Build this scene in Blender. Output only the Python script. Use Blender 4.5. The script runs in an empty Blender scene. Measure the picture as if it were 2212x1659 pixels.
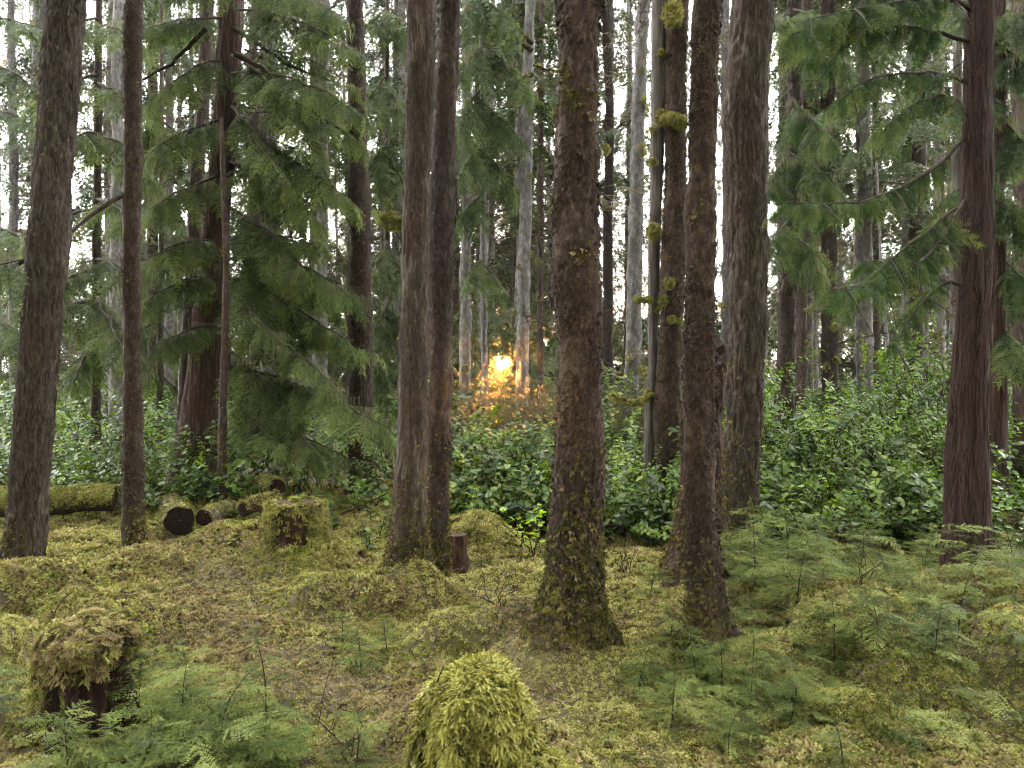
import bpy, math
import numpy as np
from mathutils import Vector

# ------------------------------------------------------------------ camera, sky, sun, exposure
sc = bpy.context.scene
COL = sc.collection
F, CU, HV, CH = 1671.0, 1106.0, 820.0, 1.55       # focal length in px of a 2212 px wide frame, centre, horizon row, eye height
cam = bpy.data.objects.new('camera', bpy.data.cameras.new('camera'))
COL.objects.link(cam)
cam.location = (0, 0, CH)
cam.rotation_euler = (math.pi / 2, 0, 0)
cam.data.sensor_width = 36.0
cam.data.lens = 36.0 * F / 2212.0
cam.data.shift_y = -(829.5 - HV) / 2212.0
cam.data.clip_start = 0.05
cam.data.clip_end = 3000.0
sc.camera = cam

SUN_EL, SUN_AZ = math.radians(1.5), math.radians(-0.65)
sun_dir = Vector((math.sin(SUN_AZ) * math.cos(SUN_EL), math.cos(SUN_AZ) * math.cos(SUN_EL), math.sin(SUN_EL)))
world = bpy.data.worlds.new('World')
sc.world = world
world.use_nodes = True
wt = world.node_tree
wn, wl = wt.nodes, wt.links
bg = wn['Background']
sky = wn.new('ShaderNodeTexSky')
sky.sky_type = 'NISHITA'
sky.sun_disc = False
sky.sun_elevation = SUN_EL
sky.sun_rotation = SUN_AZ
sky.dust_density = 1.5
sky.air_density = 1.0
# thin bright cloud veil over the clear sky
tc = wn.new('ShaderNodeTexCoord')
cn = wn.new('ShaderNodeTexNoise'); cn.inputs['Scale'].default_value = 3.0; cn.inputs['Detail'].default_value = 5.0
wl.new(tc.outputs['Generated'], cn.inputs['Vector'])
cr = wn.new('ShaderNodeMapRange'); cr.inputs[1].default_value = 0.3; cr.inputs[2].default_value = 0.7
cr.inputs[3].default_value = 3.4; cr.inputs[4].default_value = 5.2
wl.new(cn.outputs[0], cr.inputs[0])
dt = wn.new('ShaderNodeVectorMath'); dt.operation = 'DOT_PRODUCT'
wl.new(tc.outputs['Generated'], dt.inputs[0]); dt.inputs[1].default_value = tuple(sun_dir)
fw = wn.new('ShaderNodeMapRange'); fw.inputs[1].default_value = -1.0; fw.inputs[2].default_value = 1.0; fw.inputs[3].default_value = 0.52; fw.inputs[4].default_value = 1.4      # thin cloud scatters forward
wl.new(dt.outputs['Value'], fw.inputs[0])
f3 = wn.new('ShaderNodeMath'); f3.operation = 'POWER'; f3.inputs[1].default_value = 3.0; wl.new(fw.outputs[0], f3.inputs[0])
vm = wn.new('ShaderNodeMath'); vm.operation = 'MULTIPLY'; wl.new(cr.outputs[0], vm.inputs[0]); wl.new(f3.outputs[0], vm.inputs[1])
vs = wn.new('ShaderNodeVectorMath'); vs.operation = 'SCALE'
vs.inputs[0].default_value = (1.0, 1.0, 0.97)
wl.new(vm.outputs[0], vs.inputs['Scale'])
ad = wn.new('ShaderNodeVectorMath'); ad.operation = 'ADD'
skm = wn.new('ShaderNodeVectorMath'); skm.operation = 'SCALE'; skm.inputs['Scale'].default_value = 0.2     # seen through the veil
wl.new(sky.outputs[0], skm.inputs[0])
wl.new(skm.outputs[0], ad.inputs[0]); wl.new(vs.outputs[0], ad.inputs[1])
# the sun's disc itself
dm = wn.new('ShaderNodeMapRange'); dm.inputs[1].default_value = math.cos(math.radians(0.42)); dm.inputs[2].default_value = math.cos(math.radians(0.25))
dm.inputs[3].default_value = 0.0; dm.inputs[4].default_value = 90.0
wl.new(dt.outputs['Value'], dm.inputs[0])
ds = wn.new('ShaderNodeVectorMath'); ds.operation = 'SCALE'; ds.inputs[0].default_value = (1.0, 0.48, 0.09)
wl.new(dm.outputs[0], ds.inputs['Scale'])
ad2 = wn.new('ShaderNodeVectorMath'); ad2.operation = 'ADD'
wl.new(ad.outputs[0], ad2.inputs[0]); wl.new(ds.outputs[0], ad2.inputs[1])
# its aureole in the thin cloud
am = wn.new('ShaderNodeMapRange'); am.inputs[1].default_value = math.cos(math.radians(3.2)); am.inputs[2].default_value = 1.0
am.inputs[3].default_value = 0.0; am.inputs[4].default_value = 1.0
wl.new(dt.outputs['Value'], am.inputs[0])
ap = wn.new('ShaderNodeMath'); ap.operation = 'POWER'; ap.inputs[1].default_value = 3.0; wl.new(am.outputs[0], ap.inputs[0])
asc = wn.new('ShaderNodeMath'); asc.operation = 'MULTIPLY'; asc.inputs[1].default_value = 25.0; wl.new(ap.outputs[0], asc.inputs[0])
av = wn.new('ShaderNodeVectorMath'); av.operation = 'SCALE'; av.inputs[0].default_value = (1.0, 0.36, 0.05); wl.new(asc.outputs[0], av.inputs['Scale'])
ad3 = wn.new('ShaderNodeVectorMath'); ad3.operation = 'ADD'
wl.new(ad2.outputs[0], ad3.inputs[0]); wl.new(av.outputs[0], ad3.inputs[1])
wl.new(ad3.outputs[0], bg.inputs['Color'])
bg.inputs['Strength'].default_value = 0.15

sl = bpy.data.lights.new('sun', 'SUN')
sl.energy = 2.0
sl.angle = math.radians(0.6)
sl.color = (1.0, 0.33, 0.05)
sun = bpy.data.objects.new('sun', sl)
COL.objects.link(sun)
sun.rotation_euler = (-sun_dir).to_track_quat('-Z', 'Y').to_euler()
sun.location = (-1, 80, 8)

sc.view_settings.view_transform = 'Standard'
sc.view_settings.look = 'None'
sc.view_settings.gamma = 1.0
sc.view_settings.exposure = 3.72
sc.render.engine = 'CYCLES'
cy = sc.cycles
cy.max_bounces = 3; cy.diffuse_bounces = 1; cy.glossy_bounces = 1; cy.transmission_bounces = 2
cy.transparent_max_bounces = 4; cy.volume_bounces = 0
cy.caustics_reflective = False; cy.caustics_refractive = False
cy.sample_clamp_indirect = 4.0
cy.use_denoising = True
cy.use_adaptive_sampling = True; cy.adaptive_threshold = 0.03; cy.adaptive_min_samples = 16
cy.filter_width = 1.1
cy.debug_use_spatial_splits = False

rng = np.random.default_rng(7)

# ------------------------------------------------------------------ helpers: noise, frames, meshes
def px(u, v, d):
    return np.array([(u - CU) / F * d, d, CH - (v - HV) / F * d])

def gd(v):
    return CH * F / (v - HV)

def G(u, v):
    d = gd(v)
    return np.array([(u - CU) / F * d, d])

def _hash(ix, iy, iz, seed):
    h = (ix.astype(np.int64) * 374761393 + iy.astype(np.int64) * 668265263 + iz.astype(np.int64) * 1274126177 + seed * 362437) & 0xFFFFFFFF
    h = ((h ^ (h >> 13)) * 1103515245) & 0xFFFFFFFF
    h = ((h ^ (h >> 16)) * 2654435761) & 0xFFFFFFFF
    return ((h >> 8) & 0xFFFF) / 32767.5 - 1.0

def vnoise(p, seed=0):
    p = np.asarray(p, float)
    i = np.floor(p); f = p - i
    f = f * f * (3 - 2 * f)
    i = i.astype(np.int64)
    x, y, z = i[:, 0], i[:, 1], i[:, 2]
    r = 0
    for a in (0, 1):
        wx = f[:, 0] if a else 1 - f[:, 0]
        for b in (0, 1):
            wy = f[:, 1] if b else 1 - f[:, 1]
            for c in (0, 1):
                wz = f[:, 2] if c else 1 - f[:, 2]
                r = r + wx * wy * wz * _hash(x + a, y + b, z + c, seed)
    return r

def fbm(p, seed=0, octv=4, gain=0.5, lac=2.05):
    p = np.asarray(p, float); r = 0; a = 1.0
    for k in range(octv):
        r = r + a * vnoise(p, seed + k * 17)
        p = p * lac; a *= gain
    return r

def nrm(a):
    return a / np.maximum(np.linalg.norm(a, axis=-1, keepdims=True), 1e-9)

def frames_fwd(fwd, up):
    x = nrm(fwd)
    up = np.broadcast_to(np.asarray(up, float), x.shape)
    z = nrm(up - (up * x).sum(-1, keepdims=True) * x)
    y = np.cross(z, x)
    return np.stack([x, y, z], -1)

def frames_up(nz, rg, yaw=None):
    z = nrm(nz)
    t = rg.normal(size=z.shape) if yaw is None else np.broadcast_to(np.asarray(yaw, float), z.shape)
    x = nrm(t - (t * z).sum(-1, keepdims=True) * z)
    y = np.cross(z, x)
    return np.stack([x, y, z], -1)

def euler(R):
    y = np.arcsin(np.clip(-R[:, 2, 0], -1, 1))
    x = np.arctan2(R[:, 2, 1], R[:, 2, 2])
    z = np.arctan2(R[:, 1, 0], R[:, 0, 0])
    return np.stack([x, y, z], -1)

class MB:
    """collects triangles/quads with material indices"""
    def __init__(s):
        s.v = []; s.f = []; s.m = []; s.n = 0; s.t = []
    def add(s, verts, faces, mat=0, tip=None):
        verts = np.asarray(verts, float)
        s.v.append(verts); s.t.append(np.zeros(len(verts)) if tip is None else np.asarray(tip, float))
        for q in faces:
            s.f.append(tuple(int(i) + s.n for i in q))
            s.m.append(mat)
        s.n += len(verts)
    def mesh(s, name, mats, smooth=False):
        me = bpy.data.meshes.new(name)
        me.from_pydata(np.concatenate(s.v).tolist(), [], s.f)
        for m in mats: me.materials.append(m)
        me.polygons.foreach_set('material_index', s.m)
        if smooth: me.polygons.foreach_set('use_smooth', [True] * len(s.f))
        if any(t.any() for t in s.t):
            a = me.attributes.new('tip', 'FLOAT', 'POINT'); a.data.foreach_set('value', np.concatenate(s.t).astype(np.float32))
        me.update()
        return me

def grid_mesh(name, V, nu, nv, mats, wrap=True, cap=False, smooth=True):
    """V: (nv*nu,3) rows of rings"""
    idx = np.arange(nu * nv).reshape(nv, nu)
    if wrap:
        a = idx[:-1]; b = np.roll(idx, -1, 1)[:-1]; c = np.roll(idx, -1, 1)[1:]; d = idx[1:]
    else:
        a = idx[:-1, :-1]; b = idx[:-1, 1:]; c = idx[1:, 1:]; d = idx[1:, :-1]
    q = np.stack([a, b, c, d], -1).reshape(-1, 4)
    me = bpy.data.meshes.new(name)
    nf = len(q)
    extra = []
    if cap:
        extra = [list(idx[-1])]
    me.vertices.add(len(V)); me.vertices.foreach_set('co', V.astype(np.float32).ravel())
    nl = nf * 4 + sum(len(e) for e in extra)
    me.loops.add(nl)
    me.loops.foreach_set('vertex_index', np.concatenate([q.ravel()] + [np.array(e) for e in extra]).astype(np.int32))
    me.polygons.add(nf + len(extra))
    st = list(range(0, nf * 4, 4)); p = nf * 4
    for e in extra: st.append(p); p += len(e)
    me.polygons.foreach_set('loop_start', np.array(st, np.int32))
    me.polygons.foreach_set('use_smooth', np.array([smooth] * nf + [False] * len(extra)))
    for m in mats: me.materials.append(m)
    me.update(calc_edges=True)
    return me

def tube_arrays(path, rad, n=6):
    path = np.asarray(path, float); k = len(path)
    rad = np.broadcast_to(np.asarray(rad, float), (k,))
    t = nrm(np.gradient(path, axis=0))
    up = np.array([0.13, 0.31, 0.94])
    if abs((t[0] * up).sum()) > 0.9: up = np.array([1.0, 0.2, 0.1])
    R = frames_fwd(t, up)
    a = np.arange(n) / n * 2 * np.pi
    V = path[:, None] + rad[:, None, None] * (np.cos(a)[None, :, None] * R[:, None, :, 1] + np.sin(a)[None, :, None] * R[:, None, :, 2])
    fs = []
    for i in range(k - 1):
        for j in range(n):
            b = (j + 1) % n
            fs.append((i * n + j, i * n + b, (i + 1) * n + b, (i + 1) * n + j))
    return V.reshape(-1, 3), fs

def obj(name, me, parent=None):
    o = bpy.data.objects.new(name, me)
    COL.objects.link(o)
    if parent is not None:
        o.parent = parent                      # meshes are laid out in world metres; the thing's Empty sits at its base
        w = Vector((0, 0, 0)); q = parent
        while q is not None: w += q.location; q = q.parent
        o.location = -w
    return o

def thing(name, label, cat, loc=(0, 0, 0), group=None):
    o = bpy.data.objects.new(name, None)
    COL.objects.link(o)
    o.empty_display_size = 0.2
    o.location = loc
    return tag(o, label, cat, group)

def tag(o, label, cat=None, group=None, kind=None):
    o['label'] = label
    if cat: o['category'] = cat
    if group: o['group'] = group
    if kind: o['kind'] = kind
    return o

# ------------------------------------------------------------------ geometry-node scattering of tiny uncountable pieces
_groups = {}
def scatter_group(protos):
    key = tuple(p.name for p in protos)
    if key in _groups: return _groups[key]
    g = bpy.data.node_groups.new('scatter', 'GeometryNodeTree')
    g.interface.new_socket('Geometry', in_out='INPUT', socket_type='NodeSocketGeometry')
    g.interface.new_socket('Geometry', in_out='OUTPUT', socket_type='NodeSocketGeometry')
    N, L = g.nodes, g.links
    gi = N.new('NodeGroupInput'); go = N.new('NodeGroupOutput')
    def attr(nm, ty):
        n = N.new('GeometryNodeInputNamedAttribute'); n.data_type = ty; n.inputs[0].default_value = nm
        return n
    ro = attr('rot', 'FLOAT_VECTOR'); er = N.new('FunctionNodeEulerToRotation'); L.new(ro.outputs[0], er.inputs[0])
    s = attr('scl', 'FLOAT'); ix = attr('idx', 'INT')
    jn = N.new('GeometryNodeJoinGeometry')
    for k, p in enumerate(protos):
        oi = N.new('GeometryNodeObjectInfo'); oi.inputs[0].default_value = p
        ip = N.new('GeometryNodeInstanceOnPoints')
        cm = N.new('FunctionNodeCompare'); cm.data_type = 'INT'; cm.operation = 'EQUAL'
        L.new(ix.outputs[0], cm.inputs[2]); cm.inputs[3].default_value = k
        L.new(gi.outputs[0], ip.inputs['Points']); L.new(oi.outputs['Geometry'], ip.inputs['Instance'])
        L.new(cm.outputs[0], ip.inputs['Selection'])
        L.new(er.outputs[0], ip.inputs['Rotation']); L.new(s.outputs[0], ip.inputs['Scale'])
        L.new(ip.outputs[0], jn.inputs[0])
    L.new(jn.outputs[0], go.inputs[0])
    _groups[key] = g
    return g

def scatter(name, P, R, S, protos, idx=None, parent=None, kind='stuff'):
    P = np.asarray(P, np.float32); n = len(P)
    me = bpy.data.meshes.new(name)
    me.vertices.add(n); me.vertices.foreach_set('co', P.ravel())
    a = me.attributes.new('rot', 'FLOAT_VECTOR', 'POINT'); a.data.foreach_set('vector', euler(R).astype(np.float32).ravel())
    a = me.attributes.new('scl', 'FLOAT', 'POINT'); a.data.foreach_set('value', np.broadcast_to(np.asarray(S, np.float32), (n,)).copy())
    if idx is None: idx = rng.integers(0, len(protos), n)
    a = me.attributes.new('idx', 'INT', 'POINT'); a.data.foreach_set('value', np.asarray(idx, np.int32))
    o = obj(name, me, parent)
    md = o.modifiers.new('scatter', 'NODES'); md.node_group = scatter_group(protos)
    if kind: o['kind'] = kind
    return o

def realize(name, P, R, S, protos, idx, parent):
    """the same as scatter, joined into one mesh"""
    vs, fs, ms, off = [], [], [], 0
    for k, pr in enumerate(protos):
        me = pr.data; n = len(me.vertices); co = np.empty(n * 3, np.float32); me.vertices.foreach_get('co', co); co = co.reshape(-1, 3)
        pol = [tuple(p.vertices) for p in me.polygons]; mi = [p.material_index for p in me.polygons]
        tri = np.array([(p[0], p[i], p[i + 1]) for p in pol for i in range(1, len(p) - 1)]); tm = np.array([m_ for p, m_ in zip(pol, mi) for i in range(1, len(p) - 1)])
        sel = np.where(idx == k)[0]
        if not len(sel): continue
        V = np.einsum('nij,vj->nvi', R[sel], co) * S[sel][:, None, None] + P[sel][:, None]
        vs.append(V.reshape(-1, 3)); fs.append((tri[None] + (np.arange(len(sel)) * n)[:, None, None] + off).reshape(-1, 3)); ms.append(np.tile(tm, len(sel))); off += n * len(sel)
    V = np.concatenate(vs); T_ = np.concatenate(fs); mm = np.concatenate(ms)
    me = bpy.data.meshes.new(name)
    me.vertices.add(len(V)); me.vertices.foreach_set('co', V.astype(np.float32).ravel())
    me.loops.add(len(T_) * 3); me.loops.foreach_set('vertex_index', T_.astype(np.int32).ravel())
    me.polygons.add(len(T_)); me.polygons.foreach_set('loop_start', np.arange(0, len(T_) * 3, 3, dtype=np.int32))
    for m_ in protos[0].data.materials: me.materials.append(m_)
    me.polygons.foreach_set('material_index', mm.astype(np.int32)); me.update(calc_edges=True)
    o = obj(name, me, parent); o['kind'] = 'stuff'
    return o

# ------------------------------------------------------------------ materials
def newmat(name):
    m = bpy.data.materials.new(name); m.use_nodes = True
    nt = m.node_tree; nt.nodes.clear()
    out = nt.nodes.new('ShaderNodeOutputMaterial')
    return m, nt, nt.nodes, nt.links, out

def ramp(N, L, fac, stops):
    r = N.new('ShaderNodeValToRGB')
    e = r.color_ramp.elements
    while len(e) < len(stops): e.new(0.5)
    for i, (p, c) in enumerate(stops):
        e[i].position = p; e[i].color = (*c, 1)
    L.new(fac, r.inputs[0])
    return r.outputs[0]

def mixc(N, L, fac, a, b):
    m = N.new('ShaderNodeMix'); m.data_type = 'RGBA'
    if isinstance(fac, float): m.inputs[0].default_value = fac
    else: L.new(fac, m.inputs[0])
    for i, c in ((6, a), (7, b)):
        if isinstance(c, tuple): m.inputs[i].default_value = (*c, 1)
        else: L.new(c, m.inputs[i])
    return m.outputs[2]

def noise(N, L, vec, scale, detail=4.0, rough=0.6):
    n = N.new('ShaderNodeTexNoise'); n.inputs['Scale'].default_value = scale
    n.inputs['Detail'].default_value = detail; n.inputs['Roughness'].default_value = rough
    if vec is not None: L.new(vec, n.inputs['Vector'])
    return n.outputs[0]

def remap(N, L, v, a, b, c=0.0, d=1.0):
    m = N.new('ShaderNodeMapRange')
    for i, x in enumerate((a, b, c, d)): m.inputs[1 + i].default_value = x
    L.new(v, m.inputs[0]); return m.outputs[0]

def leafmat(name, stops, patch=1.5, rough=0.5, trans=0.35, tcol=(0.2, 0.3, 0.05), spec=0.3, rw=0.6, tip=False):
    """foliage: colour from per-piece randomness and slow patches, part of the light passes through"""
    m, nt, N, L, out = newmat(name)
    ge = N.new('ShaderNodeNewGeometry'); oi = N.new('ShaderNodeObjectInfo')
    pn = noise(N, L, ge.outputs['Position'], patch, 3.0)
    ma = N.new('ShaderNodeMath'); ma.operation = 'MULTIPLY_ADD'
    L.new(oi.outputs['Random'], ma.inputs[0]); ma.inputs[1].default_value = rw
    sub = N.new('ShaderNodeMath'); sub.operation = 'MULTIPLY'; L.new(pn, sub.inputs[0]); sub.inputs[1].default_value = 1.0
    L.new(sub.outputs[0], ma.inputs[2])
    f = remap(N, L, ma.outputs[0], 0.25, 0.75 + rw)
    if tip:                                   # fresh tips are paler; the dark stem end also paints shade between fronds
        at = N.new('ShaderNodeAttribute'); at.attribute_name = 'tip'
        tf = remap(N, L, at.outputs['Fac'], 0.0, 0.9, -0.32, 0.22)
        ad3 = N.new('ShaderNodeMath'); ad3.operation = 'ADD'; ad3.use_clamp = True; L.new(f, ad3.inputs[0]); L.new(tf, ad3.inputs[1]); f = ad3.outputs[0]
    col = ramp(N, L, f, stops)
    b = N.new('ShaderNodeBsdfPrincipled')
    L.new(col, b.inputs['Base Color']); b.inputs['Roughness'].default_value = rough
    b.inputs['Specular IOR Level'].default_value = spec
    t = N.new('ShaderNodeBsdfTranslucent')
    tm = N.new('ShaderNodeMix'); tm.data_type = 'RGBA'; tm.blend_type = 'MULTIPLY'; tm.inputs[0].default_value = 0.0
    hs = N.new('ShaderNodeHueSaturation'); hs.inputs['Value'].default_value = 1.5; hs.inputs['Saturation'].default_value = 1.15
    L.new(col, hs.inputs['Color']); L.new(hs.outputs[0], t.inputs['Color'])
    N.remove(tm)
    mx = N.new('ShaderNodeMixShader'); mx.inputs[0].default_value = trans
    L.new(b.outputs[0], mx.inputs[1]); L.new(t.outputs[0], mx.inputs[2])
    L.new(mx.outputs[0], out.inputs[0])
    return m

def barkmat(name, dark, mid, light, zst=0.22, sc_=38.0, fleck=(0.4, 0.38, 0.33), fl=0.3, moss=0.35, mossc=(0.09, 0.09, 0.02), bump=0.6, red=(0.085, 0.05, 0.038)):
    m, nt, N, L, out = newmat(name)
    t = N.new('ShaderNodeTexCoord')
    mp = N.new('ShaderNodeMapping'); mp.inputs['Scale'].default_value = (1, 1, zst); L.new(t.outputs['Object'], mp.inputs[0])
    n1 = noise(N, L, mp.outputs[0], sc_, 6.0, 0.65)
    n2 = noise(N, L, mp.outputs[0], sc_ * 3.1, 4.0, 0.7)
    n3 = noise(N, L, t.outputs['Object'], 3.2, 3.0, 0.55)
    col = ramp(N, L, n1, [(0.3, dark), (0.5, mid), (0.72, light)])
    col = mixc(N, L, remap(N, L, n3, 0.42, 0.68, 0, 0.65), col, red)
    vo = N.new('ShaderNodeTexVoronoi'); vo.inputs['Scale'].default_value = sc_ * 1.4; L.new(mp.outputs[0], vo.inputs['Vector'])
    fk = remap(N, L, vo.outputs['Distance'], 0.10, 0.2, fl, 0.0)
    fm = N.new('ShaderNodeMath'); fm.operation = 'MULTIPLY'; L.new(fk, fm.inputs[0]); L.new(remap(N, L, n2, 0.45, 0.6), fm.inputs[1])
    col = mixc(N, L, fm.outputs[0], col, fleck)
    n4 = noise(N, L, t.outputs['Object'], 5.0, 6.0, 0.7)
    col = mixc(N, L, remap(N, L, n4, 0.55, 0.75, 0, moss), col, mossc)
    oi = N.new('ShaderNodeObjectInfo'); hv = N.new('ShaderNodeHueSaturation'); L.new(remap(N, L, oi.outputs['Random'], 0, 1, .5, 1.15), hv.inputs['Value']); L.new(col, hv.inputs['Color']); col = hv.outputs[0]
    b = N.new('ShaderNodeBsdfPrincipled'); L.new(col, b.inputs['Base Color'])
    b.inputs['Roughness'].default_value = 0.85; b.inputs['Specular IOR Level'].default_value = 0.25
    bp = N.new('ShaderNodeBump'); bp.inputs['Strength'].default_value = bump; bp.inputs['Distance'].default_value = 0.012
    ad_ = N.new('ShaderNodeMath'); ad_.operation = 'ADD'; L.new(n1, ad_.inputs[0]); L.new(n2, ad_.inputs[1])
    L.new(ad_.outputs[0], bp.inputs['Height']); L.new(bp.outputs[0], b.inputs['Normal'])
    L.new(b.outputs[0], out.inputs[0])
    return m

M = {}
M['bark_hemlock'] = barkmat('bark_hemlock', (0.026, 0.02, 0.015), (0.095, 0.074, 0.057), (0.30, 0.255, 0.21), fl=0.45)
M['bark_spruce'] = barkmat('bark_spruce', (0.024, 0.017, 0.012), (0.075, 0.052, 0.037), (0.19, 0.14, 0.105), zst=0.6, sc_=30.0, fl=0.2, moss=0.5)
M['bark_cedar'] = barkmat('bark_cedar', (0.03, 0.018, 0.015), (0.095, 0.058, 0.048), (0.25, 0.185, 0.16), zst=0.06, sc_=48.0, fl=0.35, moss=0.12, red=(0.1, 0.048, 0.038))
M['bark_grey'] = barkmat('bark_grey', (0.07, 0.065, 0.065), (0.22, 0.205, 0.2), (0.42, 0.41, 0.41), zst=0.5, sc_=16.0, fleck=(0.6, 0.6, 0.6), fl=0.6, moss=0.35, red=(0.12, 0.1, 0.09))
M['bark_dark'] = barkmat('bark_dark', (0.025, 0.02, 0.017), (0.07, 0.052, 0.045), (0.16, 0.13, 0.115), zst=0.35, sc_=30.0, fl=0.3, moss=0.4)
M['dead_wood'] = barkmat('dead_wood', (0.09, 0.08, 0.075), (0.25, 0.22, 0.2), (0.45, 0.42, 0.4), zst=0.05, sc_=40.0, fl=0.1, moss=0.2, red=(0.14, 0.1, 0.085))
M['rot_wood'] = barkmat('rot_wood', (0.012, 0.007, 0.005), (0.045, 0.022, 0.015), (0.19, 0.115, 0.08), zst=0.12, sc_=26.0, fl=0.1, moss=0.25, red=(0.04, 0.016, 0.011))
M['cut_end'] = barkmat('cut_end', (0.012, 0.007, 0.006), (0.032, 0.017, 0.013), (0.085, 0.05, 0.036), zst=1.0, sc_=24.0, fl=0.1, moss=0.15, red=(0.04, 0.015, 0.01))
M['limb'] = barkmat('limb', (0.02, 0.016, 0.012), (0.05, 0.042, 0.028), (0.10, 0.09, 0.055), zst=1.0, sc_=20.0, fl=0.1, moss=0.6, mossc=(0.09, 0.09, 0.025))
M['twig'] = barkmat('twig', (0.06, 0.045, 0.035), (0.15, 0.12, 0.09), (0.3, 0.26, 0.2), zst=1.0, sc_=20.0, fl=0.1, moss=0.5, mossc=(0.2, 0.2, 0.09), bump=0.2)

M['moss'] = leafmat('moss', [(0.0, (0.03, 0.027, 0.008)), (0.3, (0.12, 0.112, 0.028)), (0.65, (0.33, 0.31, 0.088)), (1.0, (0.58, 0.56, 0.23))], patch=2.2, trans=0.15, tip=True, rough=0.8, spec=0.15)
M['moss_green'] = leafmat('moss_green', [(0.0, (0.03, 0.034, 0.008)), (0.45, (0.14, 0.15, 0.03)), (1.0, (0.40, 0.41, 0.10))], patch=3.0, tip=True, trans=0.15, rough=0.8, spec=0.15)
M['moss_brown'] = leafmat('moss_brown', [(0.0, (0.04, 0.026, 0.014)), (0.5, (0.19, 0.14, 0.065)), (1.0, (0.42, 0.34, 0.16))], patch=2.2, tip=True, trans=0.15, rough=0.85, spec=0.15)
M['litter'] = leafmat('litter', [(0.0, (0.05, 0.03, 0.025)), (0.5, (0.17, 0.115, 0.085)), (1.0, (0.36, 0.28, 0.22))], patch=2.0, trans=0.1, rough=0.8, rw=0.9)
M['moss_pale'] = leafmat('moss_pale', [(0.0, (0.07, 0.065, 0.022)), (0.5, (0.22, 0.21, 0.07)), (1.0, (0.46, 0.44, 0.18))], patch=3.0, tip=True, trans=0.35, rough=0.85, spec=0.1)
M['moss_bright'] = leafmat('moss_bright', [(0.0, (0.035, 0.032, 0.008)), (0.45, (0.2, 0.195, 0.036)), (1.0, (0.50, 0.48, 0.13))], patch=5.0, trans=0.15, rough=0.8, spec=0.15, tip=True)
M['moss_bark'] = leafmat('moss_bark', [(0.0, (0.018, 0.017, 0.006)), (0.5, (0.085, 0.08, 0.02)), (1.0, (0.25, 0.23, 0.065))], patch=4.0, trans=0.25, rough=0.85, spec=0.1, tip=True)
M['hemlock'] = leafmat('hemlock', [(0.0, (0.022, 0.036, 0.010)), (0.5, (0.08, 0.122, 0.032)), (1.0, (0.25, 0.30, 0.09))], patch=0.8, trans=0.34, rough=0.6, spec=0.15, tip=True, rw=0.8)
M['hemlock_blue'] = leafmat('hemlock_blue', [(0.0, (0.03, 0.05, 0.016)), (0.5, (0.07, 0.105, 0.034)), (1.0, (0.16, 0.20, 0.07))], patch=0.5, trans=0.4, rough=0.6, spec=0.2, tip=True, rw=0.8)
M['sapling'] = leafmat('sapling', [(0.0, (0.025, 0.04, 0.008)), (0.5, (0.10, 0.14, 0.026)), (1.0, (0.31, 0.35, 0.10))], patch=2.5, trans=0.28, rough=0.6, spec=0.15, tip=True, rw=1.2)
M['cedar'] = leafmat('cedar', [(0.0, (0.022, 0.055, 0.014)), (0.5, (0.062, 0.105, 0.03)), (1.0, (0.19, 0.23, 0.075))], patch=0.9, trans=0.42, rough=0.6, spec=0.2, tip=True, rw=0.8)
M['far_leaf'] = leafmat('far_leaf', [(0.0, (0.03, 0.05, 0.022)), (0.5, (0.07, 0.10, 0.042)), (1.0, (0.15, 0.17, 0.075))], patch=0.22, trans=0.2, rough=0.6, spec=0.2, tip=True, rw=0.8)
M['far_tan'] = leafmat('far_tan', [(0.0, (0.08, 0.07, 0.05)), (0.5, (0.17, 0.15, 0.1)), (1.0, (0.3, 0.27, 0.18))], patch=0.25, trans=0.2, rough=0.8, spec=0.1)
M['lichen'] = leafmat('lichen', [(0.0, (0.06, 0.06, 0.035)), (0.5, (0.13, 0.13, 0.075)), (1.0, (0.22, 0.215, 0.13))], patch=0.8, trans=0.35, rough=0.85, spec=0.1)
M['salal'] = leafmat('salal', [(0.0, (0.012, 0.03, 0.006)), (0.4, (0.042, 0.082, 0.014)), (0.75, (0.105, 0.165, 0.026)), (1.0, (0.27, 0.32, 0.055))], patch=0.9, trans=0.25, rough=0.42, spec=0.3, rw=0.8)
M['huckle'] = leafmat('huckle', [(0.0, (0.06, 0.12, 0.014)), (0.5, (0.13, 0.22, 0.028)), (1.0, (0.27, 0.36, 0.06))], patch=0.6, trans=0.4, rough=0.4, spec=0.4)
M['bright_leaf'] = leafmat('bright_leaf', [(0.0, (0.2, 0.34, 0.03)), (1.0, (0.36, 0.5, 0.07))], patch=3.0, trans=0.5, rough=0.45)
M['fungus'] = leafmat('fungus', [(0.0, (0.35, 0.1, 0.02)), (1.0, (0.6, 0.22, 0.06))], patch=5.0, trans=0.2)
M['golden'] = leafmat('golden', [(0.0, (0.4, 0.3, 0.1)), (1.0, (0.6, 0.5, 0.2))], patch=5.0, trans=0.6)  # strand colour tinted gold to stand for the streak of sunlight

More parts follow.
